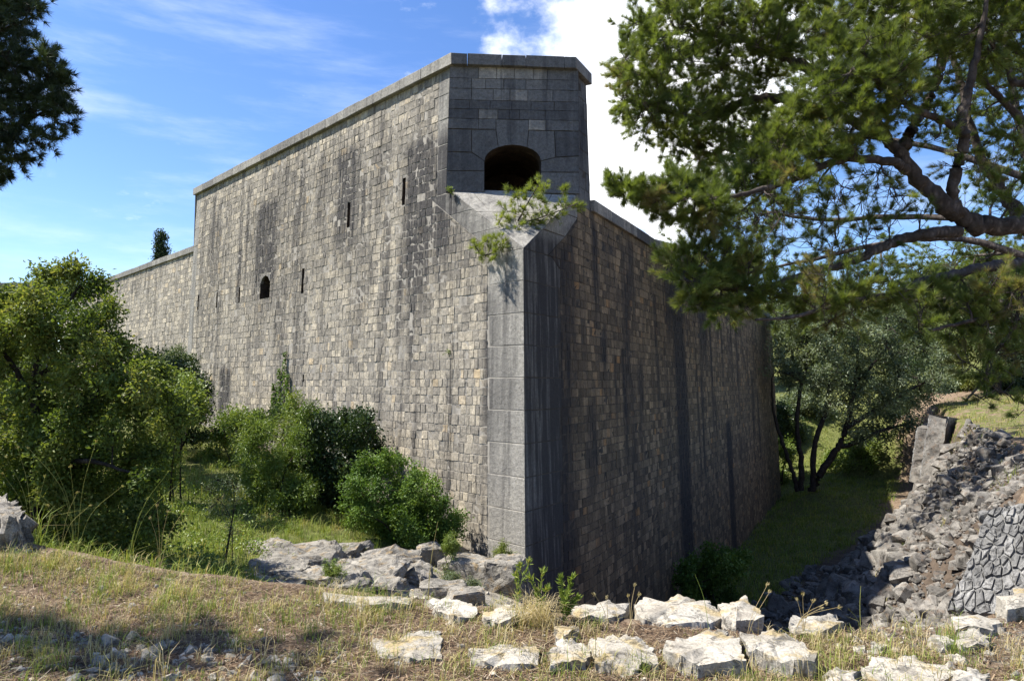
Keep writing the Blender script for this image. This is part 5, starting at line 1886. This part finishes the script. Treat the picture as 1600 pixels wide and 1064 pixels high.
# small thorny sapling on the path, plants among the boulders and on the ledge
b = on_z(352, 868, -1.15)
shrub('sapling', 'spindly grey green sapling on the grassy path', [(318, 770), (335, 745), (365, 750), (372, 790), (355, 810), (330, 800)], 9, 16, b[1] - .3, b[1] + .3, .08, .16, M['silver'], lambda A, D, t: leaves(A, D, 5, .04, .014, t, .05, .3), (354, 862), b[1], group='small plants', br=.007, stems=4, per=3, n_sub=6)
for (reg, bp, Y, lb, mt) in [([(772, 868), (778, 850), (792, 846), (808, 868), (800, 878), (780, 878)], (792, 880), 14.9, 'bright tufted plant on the boulder at the corner foot', 'pine_bright'),
                             ([(694, 842), (708, 836), (716, 850), (706, 866), (694, 862)], (702, 890), 14.4, 'small leafy plant between the two boulders', 'bush_light'),
                             ([(690, 900), (704, 892), (716, 904), (708, 918), (692, 916)], (703, 922), 13.2, 'grey green tuft below the gap between the boulders', 'silver'),
                             ([(722, 912), (738, 906), (752, 924), (740, 934), (724, 928)], (738, 938), 12.6, 'grey green tuft at the base of the split boulder', 'silver'),
                             ([(510, 888), (520, 880), (532, 892), (526, 914), (510, 910)], (520, 918), 10.6, 'feathery green tuft in a crack of the outcrop', 'bush_light')]:
    shrub('small_plant', lb, reg, 12, 5, Y - .15, Y + .15, .08, .14, M[mt], lambda A, D, t: leaves(A, D, 7, .05, .014, t, .03, .3), bp, Y, 'plant', 'small plants', 4, .006, 6, 4)

# ivy strands climbing the sunny face
ivy = empty('ivy', fL.p(uz(fL, 440, 640)[0], uz(fL, 440, 640)[1], .02))
tag(ivy, 'narrow strands of green ivy climbing the sunny wall', 'ivy')
Si = Soup(); IA = []
for (x0, y0, x1, y1, w) in [(443, 650, 449, 548, 1.7), (436, 652, 440, 575, 1.6), (452, 645, 453, 585, 1.5), (430, 660, 431, 600, 1.4), (456, 655, 456, 618, 1.5)]:
    pts = []
    for t in np.linspace(0, 1, 10):
        u, z = uz(fL, x0 + (x1 - x0) * t + rng.normal(0, .6), y0 + (y1 - y0) * t)
        pts.append(fL.p(u, z, .03))
    tube(Si, pts, np.linspace(.012, .005, 10), 4)
    for t in rng.random(150):
        u, z = uz(fL, x0 + (x1 - x0) * t + rng.normal(0, w * (1 - .6 * t)), y0 + (y1 - y0) * t)
        IA.append(fL.p(u, z, rng.uniform(.04, .12)))
Si.build('stem', M['bark_dark'], ivy)
IA = np.array(IA)
V, F, tn = leaves(IA, np.repeat([[*nL * .5, -.5]], len(IA), 0), 2, .075, .06, rng.uniform(.4, .9, len(IA)), .012, .2)
put('foliage', V, F, M['bush'], ivy, attrs={'tone': tn})

# young pine growing out of the sloping ledge
Yl = 17.0
b0 = at(806, 352, 17.15)
lp = [limb([(806, 352), (790, 372), (775, 392), (755, 398), (742, 385)], [17.1, 16.8, 16.5, 16.4, 16.3], [1.8, 1.5, 1.2, 1, .7]),
      limb([(806, 352), (815, 335), (826, 315), (838, 295)], [17.1, 16.9, 16.8, 16.7], [1.6, 1.3, 1, .7]),
      limb([(808, 350), (830, 345), (860, 335), (885, 325), (903, 318)], [17.1, 16.9, 16.6, 16.4, 16.3], [1.5, 1.2, 1, .8, .6])]
YP = [(770, 335), (790, 320), (812, 300), (832, 284), (852, 290), (862, 320), (900, 312), (908, 325), (880, 335), (850, 355), (800, 365), (778, 360)]
YP2 = [(738, 380), (752, 372), (770, 372), (790, 365), (785, 395), (770, 410), (752, 405)]
cly = region_clumps(YP, 44, 10, 16.5, 17.1, .10, .19) + region_clumps(YP2, 20, 10, 16.2, 16.7, .10, .18)
for q in [(795, 296), (880, 300), (884, 296), (900, 325), (742, 384)]:
    cly.append((at(*q, 16.8), .1))
plant('young_pine', 'bright green young pine sprouting from the sloping ledge', 'tree', b0, lp, cly, lambda A, D, t: needles(A, unit(D * .6 + np.array([0, 0, .5])), 16, .13, .009, t, .6), M['pine_bright'], M['bark'],
      tone=(.55, .15), n_sub=5, per=3, twig=.005, droop=0, branch_r=.012, sides=5)
b = at(700, 300, 18.0)
shrub('small_plant', 'tiny green plant at the left end of the sloping ledge', [(701, 298), (704, 293), (708, 296), (706, 300)], 3, 2, 17.8, 17.85, .05, .08, M['bush_light'], lambda A, D, t: leaves(A, D, 5, .05, .03, t, .03, .4), (704, 300), 17.8, 'plant', 'small plants', 2, .004, 4, 3)

# ---- grey leaved tree with many stems in the ditch
ot = at(1262, 768, 46.0); otz = zg(ot[0], ot[1])
lol = []
for pix, rp in [([(1246, 768), (1238, 735), (1222, 690), (1208, 640), (1206, 590)], [3.6, 3.2, 2.8, 2.2, 1]), ([(1252, 766), (1252, 720), (1246, 670), (1250, 610), (1262, 560), (1250, 500)], [4.5, 4, 3.4, 2.6, 2, 1]),
                ([(1268, 768), (1285, 735), (1308, 700), (1322, 670), (1335, 600), (1340, 540), (1330, 480)], [6, 5.5, 4.8, 3.8, 3, 2, 1]), ([(1308, 700), (1340, 690), (1380, 672), (1420, 662)], [4, 3.5, 2.5, 1.2]),
                ([(1322, 668), (1370, 640), (1420, 610), (1462, 590)], [4, 3, 2.2, 1]), ([(1270, 766), (1272, 700), (1290, 640), (1300, 580), (1310, 500)], [5, 4, 3.5, 2.5, 1]), ([(1335, 600), (1372, 560), (1400, 520)], [3, 2, 1])]:
    lol.append(limb(pix, [46.0 + .02 * i for i in range(len(pix))], rp))
OL = [(1206, 500), (1230, 470), (1290, 455), (1350, 445), (1400, 470), (1440, 520), (1480, 560), (1492, 595), (1450, 625), (1400, 640), (1340, 655), (1300, 640), (1260, 600), (1215, 590)]
clol = region_clumps(OL, 150, 14, 43, 50, .65, 1.1)
clol += region_clumps([(1320, 660), (1400, 640), (1440, 660), (1390, 690), (1330, 695)], 16, 15, 44, 48, .6, 1.0)
plant('olive_tree', 'multi stemmed grey green tree standing on the ditch floor', 'tree', (ot[0], ot[1], otz), lol, clol, lambda A, D, t: leaves(A, D, 7, .24, .09, t, .2, .5), M['silver'], M['bark_dark'], tone=(.45, .25), n_sub=8, per=5, twig=.018, droop=-.05, branch_r=.09)

# ---- woodland behind: separate trees
def far_tree(label, x, ybase_Y, top_y, w, mat, n=46, tone=(.5, .2), leafsz=.3, trunk=True, cone=False, name='pine_tree', group='trees beyond the ditch', low=.35):
    Y = ybase_Y
    xw = at(x, 600, Y)[0]
    bz = zg(xw, Y)
    topz = at(x, top_y, Y)[2]
    h = topz - bz
    wm = w * Y / F_PX
    cl = []
    for _ in range(n):
        t = rng.uniform(low, 1)
        rad = wm * (math.sin(min(1, (t - low) / (1 - low) * .85 + .15) * math.pi) ** .6 if not cone else (1.05 - (t - low) / (1 - low)))
        a = rng.uniform(0, 6.28)
        rr = rad * math.sqrt(rng.uniform(.15, 1))
        cl.append((np.array([xw + rr * math.cos(a), Y + rr * math.sin(a), bz + h * t]), wm * rng.uniform(.16, .28)))
    lean = rng.normal(0, .06) * h
    lim = [([(xw, Y, bz - .3), (xw + lean * .4, Y, bz + h * .4), (xw + lean, Y, bz + h * .75), (xw + lean, Y, bz + h * .95)], [h * .022, h * .018, h * .011, h * .003])]
    return plant(name, label, 'tree', (xw, Y, bz), lim, cl, lambda A, D, t: leaves(A, D, 8, leafsz, leafsz * .4, t, leafsz * .9, .4), mat, M['bark_dark'], group, tone, n_sub=7, per=4, twig=.015, droop=0, branch_r=h * .006, sides=6)


far_tree('sunlit yellow green pine behind the leaning slab', 1470, 62, 420, 75, M['far_pine'], 80, (.6, .2), .34)
far_tree('tall pine at the right edge above the grassy plateau', 1560, 50, 400, 85, M['far_pine'], 90, (.5, .2), .3, low=.25)
far_tree('dark pine with bare trunk at the far right edge', 1612, 40, 430, 60, M['pine_dark'], 60, (.5, .2), .22, low=.3)
far_tree('pine standing behind the top of the grey green tree, left one', 1240, 92, 470, 60, M['far_pine'], 60, (.4, .2), .42)
far_tree('pine behind the grey green tree, right of centre', 1330, 85, 462, 70, M['far_pine'], 70, (.45, .2), .4)
far_tree('dark pine behind the grey green tree and the leaning slab', 1405, 80, 476, 60, M['pine_dark'], 70, (.7, .2), .4)
far_tree('yellow green pine showing above the right end of the shaded wall', 1160, 75, 398, 48, M['far_pine'], 60, (.65, .2), .36)
far_tree('broad pine crown above the coping of the shaded wall', 1095, 82, 400, 45, M['far_pine'], 55, (.45, .2), .38)
far_tree('distant pine at the right between the others', 1520, 90, 480, 60, M['pine_dark'], 60, (.8, .2), .42)
far_tree('low bushy tree at the end of the ditch', 1290, 76, 560, 60, M['silver'], 46, (.4, .2), .4, low=.1)
far_tree('low dark tree at the end of the ditch behind the slab', 1440, 70, 570, 50, M['bush_dark'], 46, (.6, .2), .36, low=.1)
for k, (x, Y, ty, w, mt, lb) in enumerate([(1218, 62, 640, 34, 'bush_dark', 'low dark scrub at the end of the ditch beside the wall corner'), (1262, 66, 610, 38, 'silver', 'grey scrub bush behind the stems of the grey green tree'),
                                          (1366, 68, 606, 40, 'silver', 'grey scrub on the bank behind the grey green tree'),
                                          (1412, 60, 640, 32, 'bush_dark', 'dark scrub bush left of the farther slab'), (1492, 58, 596, 34, 'bush_dark', 'dark thicket behind the top of the leaning slab'),
                                          (1535, 56, 590, 36, 'far_pine', 'low pine scrub on the plateau behind the grass'), (1582, 52, 584, 36, 'pine_dark', 'dark undergrowth on the plateau at the right edge')]):
    far_tree(lb, x, Y, ty, w, M[mt], 34, (.5, .25), .3, low=.08, name='scrub_bush', group='scrub beyond the ditch')
# scrub hill slope behind all that
far_tree('dark cypress tip above the curtain wall', 245, 62, 366, 17, M['pine_dark'], 70, (.5, .2), .26, cone=True, name='cypress_tree', group=None, low=.1)

# ------------------------------------------------------------------ grass, litter, weeds
def blades(P, h, w, tone, lean=.5, segs=2):
    """bent grass blades: P (n,3) roots"""
    n = len(P)
    a = rng.uniform(0, 2 * math.pi, n)
    dirv = np.stack([np.cos(a), np.sin(a), np.zeros(n)], 1)
    side = np.stack([-np.sin(a), np.cos(a), np.zeros(n)], 1) * (w * .5)[:, None]
    ln = np.abs(rng.normal(lean, .3, n))[:, None]
    up = np.array([0, 0, 1.0])
    mid = P + (up * .55 + dirv * ln * .22) * h[:, None]
    tip = P + (up * np.clip(1 - ln * .35, .15, 1) + dirv * ln * .75) * h[:, None]
    V = np.stack([P - side, P + side, mid + side * .8, mid - side * .8, tip], 1).reshape(-1, 3)
    b_ = np.arange(n) * 5
    Fq = np.stack([b_, b_ + 1, b_ + 2, b_ + 3], 1)
    Ft = np.stack([b_ + 3, b_ + 2, b_ + 4], 1)
    return V, [Fq, Ft], np.repeat(tone, 5)


def clump_pts(poly_, n_c, per, sp):
    c = sample_poly(poly_, n_c)
    q = np.repeat(c, per, 0) + rng.normal(0, sp, (n_c * per, 2))
    return q, np.repeat(np.arange(n_c), per)


NEAR = [(-6.5, 2.6), (6.5, 2.6), (6.5, 5.8), (4.6, 5.4), (3.0, 4.9), (1.75, 4.65), (.35, 5.05), (-1.6, 5.8), (-3.2, 6.2), (-5, 6.7), (-8, 7.5)]
# foreground dry and green tufts, gathered in patches
_pc = sample_poly(NEAR, 460)
_cc = np.concatenate([np.repeat(_pc, 14, 0) + rng.normal(0, .13, (460 * 14, 2)), sample_poly(NEAR, 580)])
_cc = _cc[inpoly(_cc[:, 0], _cc[:, 1], NEAR)]
_cc = np.concatenate([_cc, sample_poly(NEAR, 7200 - len(_cc))])
q, ci = np.repeat(_cc, 11, 0) + rng.normal(0, .03, (7200 * 11, 2)), np.repeat(np.arange(7200), 11)
ct = np.where(rng.random(7200) < .4, rng.uniform(.05, .5, 7200), rng.uniform(.55, 1, 7200))
hh = np.repeat(np.clip(np.exp(rng.normal(math.log(.085), .55, 7200)), .02, .26), 11) * rng.uniform(.5, 1.2, len(q))
V, F, tn = blades(np.c_[q, Hz(q[:, 0], q[:, 1]) - .005], hh, np.full(len(q), .0038), np.clip(ct[ci] + rng.normal(0, .08, len(q)), 0, 1), .8)
tag(put('foreground_grass', V, F, M['grass'], attrs={'tone': tn}), 'short dry and green grass on the near ground', 'grass', kind='stuff')
# litter: needles, straws and twigs lying flat
n = 110000
q = sample_poly(NEAR, n)
a = rng.uniform(0, math.pi, n); L = np.clip(np.exp(rng.normal(math.log(.05), .5, n)), .015, .22); w = np.where(rng.random(n) < .1, .007, .0035)
el = rng.normal(0, .16, n)
d = np.stack([np.cos(a), np.sin(a), el], 1) * L[:, None] * .5
s = np.stack([-np.sin(a), np.cos(a), np.zeros(n)], 1) * w[:, None] * .5
Pc = np.c_[q, Hz(q[:, 0], q[:, 1]) + .006 + rng.random(n) * .015]
V = np.stack([Pc - d - s, Pc - d + s, Pc + d + s, Pc + d - s], 1).reshape(-1, 3)
tag(put('needle_litter', V, np.arange(n * 4).reshape(-1, 4), M['litter'], attrs={'tone': np.repeat(np.clip(rng.beta(.8, 1.3, n), 0, 1), 4)}), 'brown carpet of pine needles, straws and twigs on the near ground', 'litter', kind='stuff')
# green grass of the hollow and path on the left
G1 = [(-12, 8.8), (-8, 8.0), (-5.2, 7.0), (-3.1, 6.6), (-2.4, 8.0), (-3.9, 10.5), (-4.4, 12.5), (-3.2, 14), (-2.6, 16), (-5.2, 20), (-10, 25), (-13, 24), (-13, 14)]
q, ci = clump_pts(G1, 4200, 11, .06)
ct = np.where(rng.random(4200) < .88, rng.uniform(.1, .5, 4200), rng.uniform(.5, .8, 4200))
hh = np.repeat(np.clip(np.exp(rng.normal(math.log(.19), .5, 4200)), .06, .6), 11) * rng.uniform(.5, 1.2, len(q))
V, F, tn = blades(np.c_[q, Hz(q[:, 0], q[:, 1]) - .01], hh, np.full(len(q), .0095), np.clip(ct[ci] + rng.normal(0, .07, len(q)), 0, 1), .7)
tag(put('meadow_grass', V, F, M['grass'], attrs={'tone': tn}), 'lush green grass on the path left of the bastion', 'grass', kind='stuff')
# tufts in the rocky patch
q, ci = clump_pts(ROCKY, 260, 14, .05)
hh = np.repeat(rng.uniform(.06, .2, 260), 14) * rng.uniform(.5, 1.2, len(q))
V, F, tn = blades(np.c_[q, Hz(q[:, 0], q[:, 1]) - .01], hh, np.full(len(q), .008), np.clip(rng.uniform(.2, .75, 260)[ci] + rng.normal(0, .07, len(q)), 0, 1), .7)
tag(put('outcrop_grass', V, F, M['grass'], attrs={'tone': tn}), 'sparse grass tufts among the rock outcrop', 'grass', kind='stuff')
# ditch floor and plateau
q, ci = clump_pts(DITCH_GREEN, 3200, 9, .2)
hh = np.repeat(rng.uniform(.12, .4, 3200), 9) * rng.uniform(.5, 1.2, len(q))
V, F, tn = blades(np.c_[q, Hz(q[:, 0], q[:, 1]) - .02], hh, np.full(len(q), .03), np.clip(rng.uniform(.05, .5, 3200)[ci] + rng.normal(0, .07, len(q)), 0, 1), .7)
tag(put('ditch_grass', V, F, M['grass'], attrs={'tone': tn}), 'green grass covering the ditch floor', 'grass', kind='stuff')
q, ci = clump_pts(PLATEAU_GREEN, 1500, 8, .2)
hh = np.repeat(rng.uniform(.1, .35, 1500), 8) * rng.uniform(.5, 1.2, len(q))
V, F, tn = blades(np.c_[q, Hz(q[:, 0], q[:, 1]) - .02], hh, np.full(len(q), .025), np.clip(rng.uniform(.25, .7, 1500)[ci] + rng.normal(0, .07, len(q)), 0, 1), .7)
tag(put('plateau_grass', V, F, M['grass'], attrs={'tone': tn}), 'yellowish grass on the plateau beyond the rubble slope', 'grass', kind='stuff')


# single weeds that stand out
def stalk(label, foot_px, foot_z, tips, Yoff=0.0, ear=True, tone=.75, w=.0022, leafy=0, name='grass_stalk', group='tall dry grass stalks'):
    f = on_z(*foot_px, foot_z)
    f[2] = zg(f[0], f[1])
    e = empty(name, f)
    tag(e, label, 'grass' if not leafy else 'plant', group)
    S = Soup(); EA, ED = [], []
    for (tx, ty) in tips:
        t = at(tx, ty, f[1] + rng.uniform(-.1, .1) + Yoff)
        mid = (f + t) / 2 + np.array([(f[0] - t[0]) * .18, 0, np.linalg.norm(t - f) * .08])
        Q = catmull([f, mid, t], 6)
        tube(S, Q, np.linspace(w, w * .5, len(Q)), 4, tone)
        if ear:
            k = 9
            EA.append(np.repeat(t[None], k, 0) + rng.normal(0, .004, (k, 3))); ED.append(np.repeat(unit(t - mid)[None], k, 0))
        if leafy:
            idx = rng.uniform(.25, 1, leafy)
            pts = np.array([Q[int(i * (len(Q) - 1))] for i in idx])
            EA.append(pts); ED.append(np.repeat(unit(t - mid)[None], leafy, 0))
    S.build('stem', M['grass'], e, origin=f)
    if EA:
        A_2, D_2 = np.concatenate(EA), np.concatenate(ED)
        V, F, tn = leaves(A_2, D_2 * (5.0 if not leafy else 2.2), 2, .022 if not leafy else .05, .004 if not leafy else .012, np.full(len(A_2), tone + .1 if not leafy else tone), .004, .2)
        put('seed_head' if not leafy else 'leaf_cluster', V, F, M['grass'], e, origin=f, attrs={'tone': tn})['kind'] = 'stuff'
    return e


stalk('tall thin dry grass fan in front of the left tree', (120, 850), .05, [(45, 700), (80, 720), (150, 690), (190, 760), (60, 770), (110, 730)], tone=.5)
stalk('arching green grass stem crossing the left tree', (200, 858), 0, [(262, 738), (285, 750), (230, 780)], tone=.42)
stalk('dry grass stalks at the left edge of the bank', (50, 835), .1, [(10, 715), (28, 700), (70, 745), (5, 740)], tone=.55)
stalk('dry seeding stalks on the bank at the foot of the left tree', (250, 880), -.05, [(262, 800), (245, 790), (285, 800), (235, 810)], tone=.7)
stalk('dry stalks near the left rock', (95, 850), .1, [(75, 790), (120, 770), (140, 790)], tone=.6)
stalk('single upright grass stalk on the longest brink stone', (1108, 965), .08, [(1086, 897)], ear=False, tone=.35, w=.0018)
stalk('leaning dry oat stalks right of the humped stone', (1160, 970), .02, [(1198, 915), (1202, 925)], tone=.8)
stalk('orange grass stalks left of the longest brink stone', (985, 972), .02, [(992, 915), (998, 930), (982, 932)], tone=.8)
stalk('short orange grass stalks on the low white stone', (950, 975), .02, [(930, 930), (948, 935)], tone=.8)
stalk('dry stalks on the brink beyond the white squared block', (1255, 988), 0, [(1254, 930), (1246, 938), (1270, 940)], tone=.75)
stalk('leaning dry stalks above the pale flat stone', (1240, 985), 0, [(1310, 948), (1290, 942), (1282, 950)], tone=.75)
stalk('thin stalks rising before the rubble', (1345, 985), 0, [(1345, 915), (1325, 950)], tone=.5, ear=False)
stalk('feathery flowering weed in front of the shaded corner', (842, 962), 0, [(848, 895), (830, 905), (855, 920), (838, 925)], tone=.3, leafy=10, name='weed', group='weeds on the brink')
stalk('green spurge stems on the brink before the shaded wall', (880, 965), .02, [(876, 905), (895, 903), (886, 930), (902, 935)], tone=.2, leafy=46, name='weed', group='weeds on the brink')
stalk('slender weed beside the jagged boulder end', (808, 950), .0, [(806, 900), (812, 885), (825, 880)], tone=.3, leafy=12, name='weed', group='weeds on the brink')
stalk('dead straw stalk rising in front of the dense shrub', (668, 925), -.1, [(684, 815), (676, 860)], tone=.65, ear=False)
# straw tuft on the brink
f = on_z(836, 968, 0)
f[2] = zg(f[0], f[1])
e = empty('straw_tuft', f)
tag(e, 'arching tuft of pale dry straw on the brink before the corner', 'grass')
n = 420
P = np.repeat(f[None], n, 0) + np.c_[rng.normal(0, .07, (n, 2)), np.full(n, -.01)]
P[:, 2] = Hz(P[:, 0], P[:, 1]) - .01
V, F, tn = blades(P, rng.uniform(.12, .34, n), np.full(n, .0032), np.clip(rng.normal(.85, .1, n), 0, 1), 1.1)
put('blades', V, F, M['grass'], e, origin=f, attrs={'tone': tn})

# leafy herbs that break up the meadow
hq, hc = clump_pts([(-9, 10), (-5.4, 8.2), (-3.4, 8.6), (-4.4, 11), (-5, 14), (-5.5, 18), (-9, 22), (-11, 18)], 150, 10, .16)
hz = Hz(hq[:, 0], hq[:, 1]) + rng.uniform(.03, .3, len(hq)) * np.repeat(rng.uniform(.3, 1, 150), 10)
V, F, tn = leaves(np.c_[hq, hz], np.repeat([[0, 0, 1.0]], len(hq), 0), 7, .075, .04, rng.uniform(.3, .9, len(hq)), .06, .6)
tag(put('meadow_herbs', V, F, M['bush_light'], attrs={'tone': tn}), 'leafy green herbs growing through the grass of the path', 'herbs', kind='stuff')
sq, sc_ = clump_pts(SCREE, 90, 12, .1)
V, F, tn = blades(np.c_[sq, Hz(sq[:, 0], sq[:, 1])], rng.uniform(.1, .4, len(sq)), np.full(len(sq), .012), np.clip(rng.normal(.4, .2, len(sq)), 0, 1), .7)
tag(put('scree_grass', V, F, M['grass'], attrs={'tone': tn}), 'thin grass tufts growing between the rubble', 'grass', kind='stuff')
